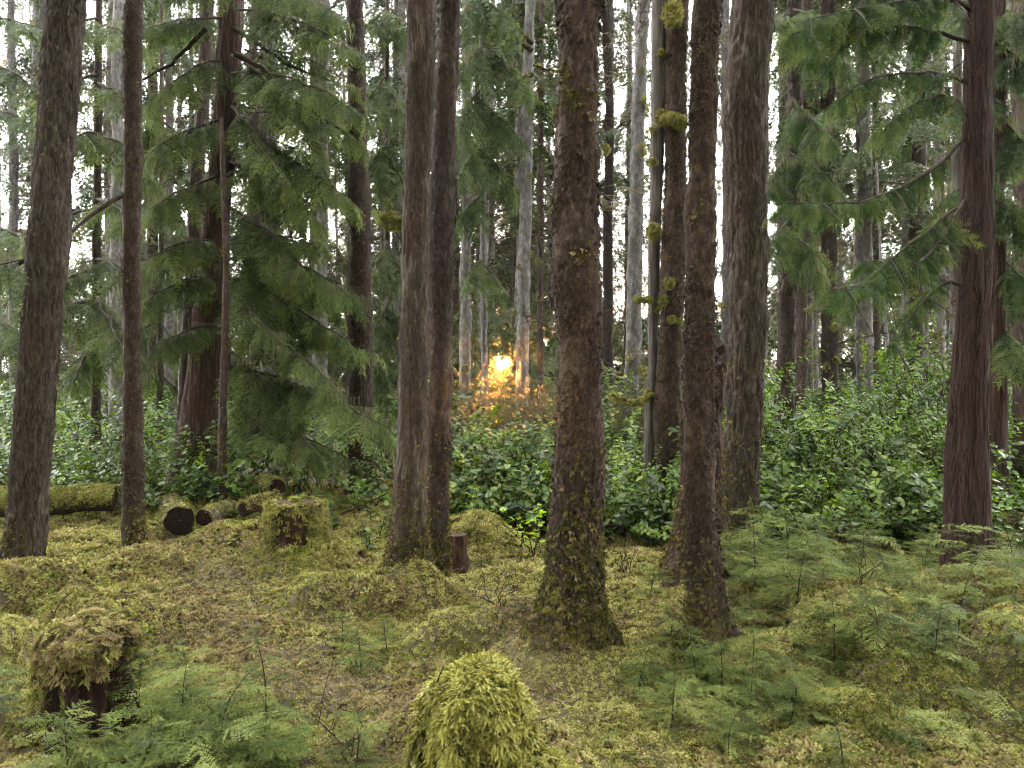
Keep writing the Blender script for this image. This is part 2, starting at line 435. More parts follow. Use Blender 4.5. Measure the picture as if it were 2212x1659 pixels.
m, nt, N, L, out = newmat('forest_floor')
ge = N.new('ShaderNodeNewGeometry')
n1 = noise(N, L, ge.outputs['Position'], 26.0, 8.0, 0.7); n2 = noise(N, L, ge.outputs['Position'], 1.6, 4.0)
col = ramp(N, L, n1, [(0.3, (0.03, 0.022, 0.016)), (0.5, (0.11, 0.08, 0.05)), (0.72, (0.23, 0.18, 0.11))])
col = mixc(N, L, remap(N, L, n2, 0.4, 0.62, 0.15, 0.85), col, ramp(N, L, n1, [(0.3, (0.045, 0.045, 0.01)), (0.7, (0.2, 0.18, 0.045))]))
b = N.new('ShaderNodeBsdfPrincipled'); L.new(col, b.inputs['Base Color']); b.inputs['Roughness'].default_value = 0.9
bp = N.new('ShaderNodeBump'); bp.inputs['Strength'].default_value = 0.8; bp.inputs['Distance'].default_value = 0.02
L.new(n1, bp.inputs['Height']); L.new(bp.outputs[0], b.inputs['Normal']); L.new(b.outputs[0], out.inputs[0])
M['floor'] = m

# ------------------------------------------------------------------ small-piece prototypes (used only through scattering or shared mesh data)
def proto(name, me):
    return bpy.data.objects.new(name, me)

def frond(rg, L_, w, ns, arch, mb, R, org=(0, 0, 0), mat=0):
    t = np.linspace(0, 1, ns + 1)
    zc = arch * np.sin(t * 2.2) - 0.35 * arch * t
    sp = np.stack([L_ * t, 0.08 * L_ * np.sin(t * 3 + rg.uniform(0, 6)), zc], -1)
    V = []; Fc = []; tp = []
    for i in range(ns):
        for s in (-1, 1):
            ww = w * (0.35 + 1.1 * t[i]) * (1 - t[i]) ** 0.6 * rg.uniform(0.75, 1.25) + 0.02 * w
            a = sp[i]; b_ = sp[i + 1]
            c = sp[i] + np.array([L_ / ns * 1.5, s * ww, -0.25 * ww + rg.normal() * 0.1 * w])
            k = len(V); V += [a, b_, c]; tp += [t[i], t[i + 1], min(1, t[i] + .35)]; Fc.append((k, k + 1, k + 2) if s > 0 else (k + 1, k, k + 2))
    V = np.array(V) @ R.T + np.asarray(org)
    mb.add(V, Fc, mat, tp)

def moss_proto(name, mat, seed, n=9, tilt=(0.1, 0.95), L_=1.0, w=0.42):
    rg = np.random.default_rng(seed); mb = MB()
    for k in range(n):
        a = k / n * 2 * np.pi + rg.uniform(-.4, .4); e = rg.uniform(*tilt)
        f = np.array([[math.cos(a) * math.cos(e), math.sin(a) * math.cos(e), math.sin(e)]])
        frond(rg, L_ * rg.uniform(0.6, 1.1), w, 6, 0.22, mb, frames_fwd(f, (0, 0, 1))[0], (rg.normal() * .12, rg.normal() * .12, 0))
    return proto(name, mb.mesh(name, [mat]))

PM = {}
PM['moss'] = [moss_proto('moss_tuft_a', M['moss'], 1), moss_proto('moss_tuft_b', M['moss_green'], 2), moss_proto('moss_tuft_c', M['moss_brown'], 3)]
PM['moss_pale'] = [moss_proto('moss_tuft_d', M['moss_pale'], 4, n=14, tilt=(-0.2, 1.2), w=0.2)]
PM['hang'] = [moss_proto('moss_tuft_e', M['moss'], 5, n=8, tilt=(-0.1, 0.5), w=0.22), moss_proto('moss_tuft_f', M['moss_green'], 6, n=8, tilt=(-0.1, 0.5), w=0.22),
              moss_proto('moss_tuft_g', M['moss_brown'], 8, n=8, tilt=(-0.1, 0.5), w=0.2)]

def shag_proto(name, mat, seed, n=9):
    """moss fronds combed one way (+X), for slopes and overhangs"""
    rg = np.random.default_rng(seed); mb = MB()
    for k in range(n):
        a = rg.normal() * .5; e = rg.uniform(.0, .55)
        f = np.array([[math.cos(a) * math.cos(e), math.sin(a) * math.cos(e), math.sin(e)]])
        frond(rg, rg.uniform(.6, 1.3), .24, 7, .25, mb, frames_fwd(f, (0, 0, 1))[0], (rg.normal() * .2, rg.normal() * .25, 0))
    return proto(name, mb.mesh(name, [mat]))
PM['bark_moss'] = [shag_proto('moss_shag_d', M['moss_bark'], 94), shag_proto('moss_shag_e', M['moss_bark'], 95), shag_proto('moss_shag_f', M['moss_brown'], 96)]
PM['bright_shag'] = [shag_proto('moss_shag_g', M['moss_bright'], 97), shag_proto('moss_shag_h', M['moss_bright'], 98), shag_proto('moss_shag_i', M['moss'], 99)]
PM['shag'] = [shag_proto('moss_shag_a', M['moss'], 91), shag_proto('moss_shag_b', M['moss_green'], 92), shag_proto('moss_shag_c', M['moss_brown'], 93)]

def litter_proto(name, seed):
    rg = np.random.default_rng(seed); mb = MB()
    for k in range(7):
        c = np.append(rg.normal(size=2) * 0.8, rg.uniform(0, 0.25)); a = rg.uniform(0, 6.3); l = rg.uniform(.3, 1.1); w = rg.uniform(.05, .22)
        d = np.array([math.cos(a), math.sin(a), rg.normal() * .25]); s = np.array([-math.sin(a), math.cos(a), rg.normal() * .4])
        mb.add([c - d * l / 2, c + s * w, c + d * l / 2, c - s * w], [(0, 1, 2, 3)])
    return proto(name, mb.mesh(name, [M['litter']]))
PM['litter'] = [litter_proto('litter_a', 11), litter_proto('litter_b', 12)]

def spray_mesh(name, leaf, stem, seed, nl=13, nn=9, nlen=0.045, nwid=0.013, nang=62, lat=0.40, lang=52, droop=0.25, sub=False, power=0.8):
    """flat conifer spray along +X, length 1"""
    rg = np.random.default_rng(seed); mb = MB()
    def axis(p0, d0, ln, side_n, nst, nl_, first=0.0, tb=0.0):
        t = np.linspace(0, 1, 5)
        pts = p0 + d0 * ln * t[:, None]
        pts[:, 2] -= droop * ln * t ** 2 * (0.6 + 0.8 * rg.random())
        pts[:, :2] += rg.normal(size=(1, 2)) * 0.04 * ln * (t[:, None] ** 2)
        w = 0.0045
        sd = np.cross(nrm(d0), [0, 0, 1.0]); sd = nrm(sd)
        V = np.concatenate([pts - sd * w * (1 - .7 * t)[:, None], pts + sd * w * (1 - .7 * t)[:, None]])
        mb.add(V, [(i, i + 1, i + 6, i + 5) for i in range(4)], 1)
        s_ = np.linspace(first, 1, nst)
        for s in s_:
            i = min(int(s * 4), 3); f = s * 4 - i
            p = pts[i] * (1 - f) + pts[i + 1] * f; tg = nrm(pts[i + 1] - pts[i])
            for sg in (-1, 1):
                a = math.radians(nang * rg.uniform(.8, 1.15)) * (1 - 0.55 * (s > 0.93))
                dd = tg * math.cos(a) + sg * sd * math.sin(a); dd = dd + np.array([0, 0, rg.normal() * .22])
                l = nl_ * rg.uniform(.75, 1.2) * (1 - 0.35 * s)
                ww = nwid * 0.5
                mb.add([p - tg * ww, p + tg * ww, p + dd * l + tg * ww * .8, p + dd * l - tg * ww * .5] if sub else [p - tg * ww, p + tg * ww, p + dd * l],
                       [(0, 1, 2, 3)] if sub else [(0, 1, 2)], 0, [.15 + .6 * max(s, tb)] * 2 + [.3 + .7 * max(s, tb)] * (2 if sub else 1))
        return pts
    main = axis(np.zeros(3), np.array([1.0, 0, 0]), 1.0, 0, int(nn * 1.8), nlen, 0.15)
    for k in range(nl):
        s = 0.06 + 0.9 * (k + rg.uniform(-.2, .2)) / nl; s = min(max(s, .03), .97)
        i = min(int(s * 4), 3); f = s * 4 - i
        p = main[i] * (1 - f) + main[i + 1] * f
        for sg in (-1, 1):
            if rg.random() < 0.06: continue
            a = math.radians(lang * rg.uniform(.8, 1.2)) * (1 - .25 * s)
            d = np.array([math.cos(a), sg * math.sin(a), rg.normal() * .1])
            ln = lat * (1 - s) ** power * rg.uniform(.65, 1.15) * (0.55 + 1.4 * min(s, .32)) + 0.05
            axis(p, d, ln, sg, max(3, int(nn * ln / lat + 1)), nlen, tb=s * .8)
    return mb.mesh(name, [leaf, stem])

PM['hem'] = [proto('hemlock_spray_%s' % c, spray_mesh('hemlock_spray', M['hemlock'], M['limb'], s, nl=11, nn=11, nlen=0.046, nwid=0.036, droop=0.4)) for c, s in (('a', 21), ('b', 22))]
PM['hemb'] = [proto('hemlock_blue_%s' % c, spray_mesh('hemlock_spray', M['hemlock_blue'], M['limb'], s, nl=10, nn=9, nlen=0.055, nwid=0.045, droop=0.35)) for c, s in (('a', 23), ('b', 24))]
PM['ced'] = [proto('cedar_spray_%s' % c, spray_mesh('cedar_spray', M['cedar'], M['limb'], s, nl=10, nn=8, nlen=0.085, nwid=0.03, nang=38, lat=0.36, lang=46, droop=0.5, sub=True)) for c, s in (('a', 25), ('b', 26))]
PM['far'] = [proto('far_spray_%s' % c, spray_mesh('far_spray', M['far_leaf'], M['twig'], s, nl=7, nn=5, nlen=0.10, nwid=0.08, droop=0.4, lat=0.42)) for c, s in (('a', 27), ('b', 28))]
SAPS = [spray_mesh('sapling_spray', M['sapling'], M['limb'], s, nl=9, nn=10, nlen=0.05, nwid=0.034, nang=66, lat=0.40, droop=0.28) for s in (31, 32, 33)]

def twig_proto(name, seed, mat, n=16):
    rg = np.random.default_rng(seed); mb = MB()
    def seg(a, b, w):
        d = nrm(b - a); s = nrm(np.cross(d, rg.normal(size=3))); s2 = np.cross(d, s)
        for q in (s, s2): mb.add([a - q * w, a + q * w, b + q * w * .4, b - q * w * .4], [(0, 1, 2, 3)])
    prev = np.zeros(3)
    for k in range(5):
        nx = np.array([(k + 1) / 5, rg.normal() * .05, 0.05 * k - .012 * k * k + rg.normal() * .02]); seg(prev, nx, .012 * (1 - k * .15))
        for j in range(n // 5):
            p = prev + (nx - prev) * rg.random(); a = rg.choice([-1, 1]) * rg.uniform(.5, 1.2)
            q = p + np.array([math.cos(a), math.sin(a), rg.normal() * .35 - .1]) * rg.uniform(.12, .4); seg(p, q, .007)
            r_ = q + np.array([rg.normal() * .15, rg.normal() * .15, -rg.uniform(0, .15)]); seg(q, r_, .005)
        prev = nx
    return proto(name, mb.mesh(name, [mat]))
PM['twig'] = [twig_proto('dead_twig_a', 41, M['twig']), twig_proto('dead_twig_b', 42, M['far_tan'])]

def lichen_proto(name, seed, mat, n=26):
    rg = np.random.default_rng(seed); mb = MB()
    for k in range(n):
        p = np.array([rg.uniform(-.5, .5), rg.normal() * .1, 0.0]); l = rg.uniform(.3, 1.0); w = rg.uniform(.006, .02)
        a = rg.uniform(0, 3.1); s = np.array([math.cos(a), math.sin(a), 0]) * w
        pts = [p]
        for j in range(4): pts.append(pts[-1] + np.array([rg.normal() * .03, rg.normal() * .03, -l / 4]))
        V = []
        for j, q in enumerate(pts): V += [q - s * (1 - j * .2), q + s * (1 - j * .2)]
        mb.add(V, [(2 * j, 2 * j + 1, 2 * j + 3, 2 * j + 2) for j in range(4)])
    return proto(name, mb.mesh(name, [mat]))
PM['lichen'] = [lichen_proto('lichen_a', 51, M['lichen']), lichen_proto('lichen_b', 52, M['lichen'])]

def leaf_mesh(name, mat, w=0.3, fold=0.12, curl=0.15, n=4):
    t = np.linspace(0, 1, n + 1); V = []; Fc = []
    for i, s in enumerate(t):
        ww = w * math.sin(math.pi * min(1, (s * .96 + .03)) ** 0.8) ; z = -curl * s * s
        V += [(s, -ww, z + fold * ww * 2), (s, 0, z), (s, ww, z + fold * ww * 2)]
    for i in range(n):
        a = i * 3
        Fc += [(a, a + 3, a + 4, a + 1), (a + 1, a + 4, a + 5, a + 2)]
    mb = MB(); mb.add(V, Fc); return mb.mesh(name, [mat], smooth=True), np.array(V), Fc
LEAF, LV, LF = leaf_mesh('salal_leaf', M['salal'])
LEAFH = leaf_mesh('huckleberry_leaf', M['huckle'], w=0.27)[0]
LEAFB = leaf_mesh('round_leaf', M['bright_leaf'], w=0.4, fold=.06)[0]

def shoot_layout(rg, nlv, L_=1.0, lean=0.5, lsz=0.17):
    """an arching stem with alternate leaves: stem points and leaf frames"""
    t = np.linspace(0, 1, 7); a = rg.uniform(0, 6.28); h = np.array([math.cos(a), math.sin(a), 0])
    pts = h * (lean * L_ * t ** 1.6)[:, None] + np.array([0, 0, 1.0]) * (L_ * (t - 0.25 * lean * t ** 2))[:, None]
    pts[1:] += rg.normal(size=(6, 3)) * .025 * L_
    lv = []
    for k in range(nlv):
        s = 0.25 + 0.75 * (k + .5) / nlv; i = min(int(s * 6), 5); f = s * 6 - i
        p = pts[i] * (1 - f) + pts[i + 1] * f; az = k * 2.4 + rg.uniform(-.5, .5)
        d = np.array([math.cos(az), math.sin(az), rg.uniform(-.25, .55)])
        up = np.array([rg.normal() * .35, rg.normal() * .35, 1.0])
        lv.append((p, frames_fwd(d[None], up)[0], lsz * rg.uniform(.65, 1.25)))
    return pts, lv

def shoot_proto(name, seed, leafm, nlv=15, lsz=0.125, w=1.0):
    rg = np.random.default_rng(seed); mb = MB()
    pts, lv = shoot_layout(rg, nlv, 1.0, rg.uniform(.3, .8), lsz)
    V, fs = tube_arrays(pts, np.linspace(.009, .003, 7), 3); mb.add(V, fs, 1)
    for p, R, s in lv: mb.add((LV * [1, w, 1] * s) @ R.T + p, LF, 0)
    return proto(name, mb.mesh(name, [leafm, M['limb']], smooth=True))
PM['salal'] = [shoot_proto('salal_shoot_%d' % k, 60 + k, M['salal']) for k in range(4)]
PM['huckle'] = [shoot_proto('huckle_shoot_%d' % k, 70 + k, M['huckle'], nlv=26, lsz=0.085) for k in range(3)]

def flake_proto(name, mat, w, h, seed):
    rg = np.random.default_rng(seed); mb = MB()
    V = []
    for j in range(3):
        for i in range(3):
            x = (i - 1) * w * (1 - .25 * abs(j - 1)) * rg.uniform(.8, 1.1); y = (j - 1) * h * rg.uniform(.85, 1.1)
            z = .14 * min(w, h) * 2 * (1 - .5 * abs(i - 1)) + (.45 * w if (i == 0 and j != 1) or (j == 0) else 0) * rg.uniform(.2, 1)
            V.append((x, y, z))
    mb.add(V, [(0, 1, 4, 3), (1, 2, 5, 4), (3, 4, 7, 6), (4, 5, 8, 7)])
    return proto(name, mb.mesh(name, [mat], smooth=True))
PM['flake_spruce'] = [flake_proto('flake_a', M['bark_spruce'], .9, 1.0, 81), flake_proto('flake_b', M['bark_spruce'], .7, 1.1, 82)]
PM['flake_hem'] = [flake_proto('flake_c', M['bark_hemlock'], .5, 1.7, 83), flake_proto('flake_d', M['bark_hemlock'], .4, 2.2, 84)]
PM['flake_ced'] = [flake_proto('flake_e', M['bark_cedar'], .3, 4.0, 85), flake_proto('flake_f', M['bark_cedar'], .25, 5.0, 86)]
PM['flake_grey'] = [flake_proto('flake_g', M['bark_grey'], .9, 1.2, 87), flake_proto('flake_h', M['bark_grey'], .7, 1.0, 88)]
PM['flake_dark'] = [flake_proto('flake_i', M['bark_dark'], .8, 1.2, 89), flake_proto('flake_j', M['bark_dark'], .6, 1.4, 90)]

# ------------------------------------------------------------------ terrain
MOUNDS = []
def mound(u, v, rx, ry, h, rot=0.0, p=1.6):
    x, y = G(u, v); MOUNDS.append((x, y, rx, ry, h * 1.35, rot, p))
mound(785, 1303, .54, .30, .19, 0, 3.0); mound(900, 1285, .36, .3, .05)
mound(1235, 1425, .40, .34, .12, 0, 2); mound(1040, 1385, .42, .20, .17, 0.1, 3.0)
mound(60, 1300, .5, .34, .18, 0, 2.2); mound(330, 1235, .36, .26, .15, 0, 2.0); mound(220, 1345, .40, .26, .16, 0, 2.2)
mound(640, 1220, .58, .5, .14); mound(500, 1165, .5, .3, .10)
mound(1040, 1185, .38, .4, .22); mound(1370, 1235, .55, .5, .10); mound(1500, 1330, .5, .5, .12)
mound(1850, 1400, .38, .26, .24, 0, 2.4); mound(2085, 1330, .45, .28, .24, 0, 2.4); mound(2190, 1455, .25, .28, .24, 0, 2.4); mound(1970, 1480, .3, .2, .15, 0, 2.4)
mound(1640, 1430, .35, .3, .12); mound(1730, 1310, .45, .4, .12); mound(1800, 1600, .2, .14, .06)
mound(1519, 1412, .17, .15, .08); mound(289, 1210, .2, .2, .07); mound(1600, 1225, .3, .3, .09); mound(0, 1420, .22, .3, .18); mound(1210, 1650, .12, .14, .10); mound(880, 1560, .16, .12, .07)

def terrain(x, y):
    x = np.asarray(x, float); y = np.asarray(y, float)
    p = np.stack([x, y, np.zeros_like(x)], -1).reshape(-1, 3)
    z = (0.05 * fbm(p * 0.9, 3, 3) + 0.055 * np.abs(fbm(p * 2.6, 5, 3)) + 0.034 * (0.6 - np.abs(vnoise(p * 7.0, 9)))).reshape(x.shape)
    for (mx, my, rx, ry, h, rot, pw) in MOUNDS:
        c, s = math.cos(rot), math.sin(rot); dx, dy = x - mx, y - my
        q = np.sqrt(((c * dx + s * dy) / rx) ** 2 + ((-s * dx + c * dy) / ry) ** 2)
        z = z + h * np.exp(-np.power(q, 2 * pw) * 0.9)
    return z - 0.06 + 0.004 * np.maximum(y - 12, 0)

def tz(x, y): return float(terrain(np.array([x]), np.array([y]))[0])

def spaced(lo, hi, c0, c1, fine, grow=1.12):
    a = list(np.arange(c0, c1, fine)); s = fine; x = c1
    while x < hi: a.append(x); s *= grow; x += s
    a.append(hi); s = fine; x = c0 - fine
    b = []
    while x > lo: b.append(x); s *= grow; x -= s
    b.append(lo)
    return np.array(b[::-1] + a)
gx = spaced(-220, 220, -4.6, 4.6, 0.032); gy = spaced(-60, 320, 2.4, 8.6, 0.03)
X, Y = np.meshgrid(gx, gy)
V = np.stack([X, Y, terrain(X, Y)], -1).reshape(-1, 3)
ground = obj('ground', grid_mesh('ground', V, len(gx), len(gy), [M['floor']], wrap=False))
ground['kind'] = 'structure'; ground['label'] = 'mossy forest floor with low hummocks'

PATH = np.array([G(330, 1160), G(450, 1230), G(480, 1330), G(620, 1440), G(860, 1500), G(1000, 1650)])
PATH2 = np.array([G(1080, 1300), G(1180, 1330), G(1130, 1480)])
def pathdist(x, y, P):
    d = np.full(x.shape, 1e9)
    for a, b_ in zip(P[:-1], P[1:]):
        ab = b_ - a; t = np.clip(((x - a[0]) * ab[0] + (y - a[1]) * ab[1]) / (ab @ ab), 0, 1)
        d = np.minimum(d, np.hypot(x - a[0] - t * ab[0], y - a[1] - t * ab[1]))
    return d

def tnormal(x, y):
    e = 0.03
    return nrm(np.stack([-(terrain(x + e, y) - terrain(x - e, y)) / (2 * e), -(terrain(x, y + e) - terrain(x, y - e)) / (2 * e), np.ones_like(x)], -1))

def moss_carpet():
    n = 230000
    y = 2.3 + (11.5 - 2.3) * rng.random(n) ** 1.35
    x = (rng.random(n) * 2 - 1) * (y * 0.74 + 0.4)
    brown = .8 * np.exp(-(pathdist(x, y, PATH) / .34) ** 2) + .7 * np.exp(-(pathdist(x, y, PATH2) / .25) ** 2)
    p3 = np.stack([x, y, 0 * x], -1)
    nz = fbm(p3 * 2.2, 31, 4); n2 = fbm(p3 * 1.3, 37, 3)
    keep = rng.random(n) < np.clip(1.0 - .25 * brown - 0.6 * np.clip(nz - .35, 0, 1), .12, 1)
    x, y, brown, nz, n2 = x[keep], y[keep], brown[keep], nz[keep], n2[keep]
    r = rng.random(len(x))
    idx = np.where(r < np.clip(brown * .75 + .13 + .35 * nz, .03, .9), 2, np.where(rng.random(len(x)) < np.clip(.3 + .6 * n2, .05, .8), 1, 0))
    z = terrain(x, y)
    nm = tnormal(x, y); nm = nm + rng.normal(size=nm.shape) * .28
    s = rng.uniform(.015, .037, len(x)) * (1 - .4 * np.clip(brown, 0, 1)) * (0.75 + .5 * np.clip(nz + .4, 0, 1)) * np.clip(y / 5.0, .85, 1.5)
    o = scatter('moss_carpet', np.stack([x, y, z + .002], -1), frames_up(nm, rng), s, PM['moss'], idx)
    tag(o, 'yellow-green feathery moss carpeting the forest floor', 'moss', kind='stuff')
    # litter of dead needles, bits of bark and twigs
    n = 26000
    y = 2.3 + 8.5 * rng.random(n) ** 1.3; x = (rng.random(n) * 2 - 1) * (y * .74 + .4)
    br = np.exp(-(pathdist(x, y, PATH) / .45) ** 2) + np.exp(-(pathdist(x, y, PATH2) / .35) ** 2)
    nz = fbm(np.stack([x, y, 0 * x], -1) * 1.8, 91, 3)
    k = rng.random(n) < np.clip(.10 + .4 * br + .5 * np.clip(nz - .3, 0, 1), 0, 1)
    x, y = x[k], y[k]
    o = scatter('leaf_litter', np.stack([x, y, terrain(x, y) + .012], -1), frames_up(tnormal(x, y) + rng.normal(size=(len(x), 3)) * .15, rng), rng.uniform(.012, .03, len(x)), PM['litter'])
    tag(o, 'brown litter of needles, bark bits and twigs on the moss', 'leaf litter', kind='stuff')
moss_carpet()
def floor_twigs():
    n = 520; y = 2.4 + 6.5 * rng.random(n) ** 1.2; x = (rng.random(n) * 2 - 1) * (y * .74); a = rng.uniform(0, 6.283, n)
    f = np.stack([np.cos(a), np.sin(a), rng.normal(size=n) * .12], -1)
    o = scatter('floor_twigs', np.stack([x, y, terrain(x, y) + .02], -1), frames_fwd(f, tnormal(x, y)), rng.uniform(.08, .3, n), PM['twig'], rng.integers(0, 2, n))
    tag(o, 'small dead twigs strewn over the moss', 'twigs', kind='stuff')
floor_twigs()

# ------------------------------------------------------------------ trunks
def trunk(parent, path, style, seed, nseg=96, dz=0.014, ztop=None, zfine=None, amp=1.0, flare=(0.35, 0.25), lobes=None, name='trunk', jag=0.0, d0=None):
    """path: list of (x, y, z, r) from base upward. Returns ring vertices for sampling."""
    P = np.array(path, float); P = P[np.argsort(P[:, 2])]
    z0 = P[0, 2] - 0.15; z1 = ztop if ztop else P[-1, 2]
    zf = min(zfine if zfine else z1, z1)
    zs = np.arange(z0, zf, dz)
    if zf < z1: zs = np.concatenate([zs, np.arange(zf, z1, 0.12)])
    zs = np.append(zs, z1)
    def ip(k):
        lo = np.interp(zs, P[:, 2], P[:, k])
        sl_ = (P[-1, k] - P[-2, k]) / max(P[-1, 2] - P[-2, 2], 1e-6)
        if k == 3: sl_ = min(sl_, 0) * 0.3
        lo = np.where(zs > P[-1, 2], P[-1, k] + sl_ * (zs - P[-1, 2]) * 0.8, lo)
        return lo
    cx, cy_, r = ip(0), ip(1), np.maximum(ip(3), 0.01)
    w = np.stack([zs * .8, 0 * zs + seed, 0 * zs], -1)
    cx = cx + 0.2 * r * vnoise(w, seed) + .05 * r * vnoise(w * 5, seed); cy_ = cy_ + .2 * r * vnoise(w + 50, seed); r = r * (1 + .05 * vnoise(w * 3 + 9, seed))
    a = np.arange(nseg) / nseg * 2 * np.pi
    rg = np.random.default_rng(seed)
    fl = np.exp(-np.clip(zs - P[0, 2], 0, None) / flare[0]) * flare[1]
    lob = np.zeros((len(zs), nseg))
    nlob = lobes if lobes else 5
    for k in range(nlob):
        ph = rg.uniform(0, 6.28); d_ = np.cos(a - ph)
        lob += np.outer(np.exp(-np.clip(zs - P[0, 2], 0, None) / (flare[0] * rg.uniform(.6, 1.3))), np.clip(d_, 0, 1) ** 9) * flare[1] * rg.uniform(.4, 1.4)
    base = r[:, None] * (1 + .45 * fl[:, None] + 1.7 * lob)
    A, Z = np.meshgrid(a, zs)
    bx, by = np.cos(A) * base, np.sin(A) * base
    q = np.stack([bx, by, Z], -1).reshape(-1, 3)
    if style == 'cedar':
        d = 0.010 * (1 - np.abs(vnoise(q * [34, 34, 1.6], seed)) * 2) + 0.004 * fbm(q * [90, 90, 5], seed + 3, 2) + .008 * fbm(q * [7, 7, .6], seed + 9, 2)
    elif style == 'hemlock':
        d = 0.009 * (1 - np.abs(vnoise(q * [30, 30, 6], seed)) * 2.2) + 0.005 * fbm(q * [70, 70, 22], seed + 3, 3) + .010 * fbm(q * [6, 6, 2], seed + 9, 2)
    elif style == 'smooth':
        d = 0.003 * fbm(q * [60, 60, 3], seed, 3) + .012 * fbm(q * [9, 9, 1.2], seed + 9, 2)
    else:
        d = 0.006 * fbm(q * [34, 34, 24], seed, 4) + .012 * fbm(q * [8, 8, 4], seed + 9, 3) - 0.007 * np.clip(vnoise(q * [26, 26, 20], seed + 5) - .2, 0, 1)
    rad = base + amp * d.reshape(base.shape) * np.minimum(1, base / 0.06)
    ZZ = Z.copy()
    if jag > 0:
        k = np.clip((Z - (z1 - jag)) / jag, 0, 1)
        ZZ = Z - k * jag * (0.5 + .5 * fbm(np.stack([np.cos(A) * 3, np.sin(A) * 3, 0 * A], -1).reshape(-1, 3), seed + 77, 3).reshape(A.shape)).clip(0, 1)
    Vv = np.stack([cx[:, None] + np.cos(A) * rad, cy_[:, None] + np.sin(A) * rad, ZZ], -1).reshape(-1, 3)
    mats = {'cedar': 'bark_cedar', 'hemlock': 'bark_hemlock', 'spruce': 'bark_spruce', 'grey': 'bark_grey', 'dark': 'bark_dark', 'smooth': 'dead_wood', 'rot': 'rot_wood'}
    o = obj(name, grid_mesh(name, Vv, nseg, len(zs), [M[mats[style]]], cap=True), parent)
    nn = np.stack([np.cos(A), np.sin(A), 0 * A], -1).reshape(-1, 3)
    return dict(o=o, V=Vv, N=nn, zb=P[0, 2], cx=cx, cy=cy_, r=r, zs=zs)

def axis_at(T, z):
    return np.array([np.interp(z, T['zs'], T['cx']), np.interp(z, T['zs'], T['cy']), z]), float(np.interp(z, T['zs'], T['r']))

def pick(T, n, wt):
    wt = np.clip(wt, 0, None); wt = wt / wt.sum()
    i = rng.choice(len(wt), n, p=wt)
    return T['V'][i] + rng.normal(size=(n, 3)) * .006, T['N'][i]

def trunk_moss(parent, T, n, h=0.3, patch=0.25, zmax=None, side=None, scale=(.011, .026), seed=0, protos='hang', bias=0.0):
    V, Nn = T['V'], T['N']
    z = V[:, 2] - T['zb']
    w = np.exp(-(np.clip(z, 0, None) / h) ** 1.3) * 1.0
    pn = fbm(V * [5, 5, 3.2] , 200 + seed, 3)
    w = w * (.5 + .5 * np.clip(pn + .6, 0, 1)) + patch * np.clip(pn - .6, 0, 1) * 3
    if side is not None: w = w * np.clip(.25 + (Nn @ np.asarray(side, float)), .03, 1.3)
    if zmax is not None: w = np.where(V[:, 2] > zmax, 0, w)
    w = np.where(Nn[:, 1] > .5, w * .1, w)
    if protos == 'hang': protos = 'bark_moss'
    P, nn = pick(T, n, w)
    up = nn + rng.normal(size=nn.shape) * .3 + [0, 0, .1]
    s = rng.uniform(*scale, n)
    idx = np.where(rng.random(n) < .6, 1, 0)
    if protos == 'bark_moss': idx = np.where(rng.random(n) < .18, 2, idx)
    if protos == 'moss_pale': idx = np.zeros(n, int)
    return scatter('moss', P + nn * .004, frames_up(up, rng, np.tile([0, 0, -1.0], (n, 1)) + rng.normal(size=(n, 3)) * .45), s, PM[protos], idx, parent)

def trunk_flakes(parent, T, n, protos, size, zmax, tilt=.16):
    V, Nn = T['V'], T['N']
    w = np.where((V[:, 2] < zmax) & (Nn[:, 1] < .45), 1.0, 0.0)
    w = w * np.clip(.6 + fbm(V * [6, 6, 3], 55, 2), .1, 2)
    P, nn = pick(T, n, w)
    z = nn + rng.normal(size=nn.shape) * tilt
    R = frames_up(z, rng, (0.0, 0, 0) if False else np.cross(np.array([0, 0, 1.0]), nn) + rng.normal(size=nn.shape) * .12)
    return scatter('bark_flakes', P + nn * .003, R, rng.uniform(size * .6, size * 1.35, n), PM[protos], None, parent)

def vpath(pts, d, zb=None):
    """pts: (u, v, width px) bottom first; d metres"""
    out = []
    for (u, v, w) in pts:
        p = px(u, v, d); out.append((p[0], p[1], p[2], w / 2 / F * d))
    if zb is not None:
        x, y, z, r = out[0]; out[0] = (x, y, zb, r)
    return out

def limb_mesh(paths, mat='limb', n=6):
    mb = MB()
    for (p, r) in paths:
        V_, f_ = tube_arrays(p, r, n); mb.add(V_, f_)
    return mb.mesh('limb', [M[mat]], smooth=True)

def bez(a, b, c, n=12):
    t = np.linspace(0, 1, n)[:, None]
    return (1 - t) ** 2 * np.asarray(a) + 2 * t * (1 - t) * np.asarray(b) + t * t * np.asarray(c)

TREES = {}
def make_tree(key, name, label, cat, pts, d, style, seed, zb=None, group=None, ztop=12.0, **kw):
    x, y = px(pts[0][0], 0, d)[:2]
    z = tz(x, y) if zb is None else zb
    root = thing(name, label, cat, (x, y, z), group)
    T = trunk(root, vpath(pts, d, z), style, seed, ztop=ztop, zfine=CH + .52 * d, **kw)
    T['root'] = root; T['d'] = d; TREES[key] = T
    return T

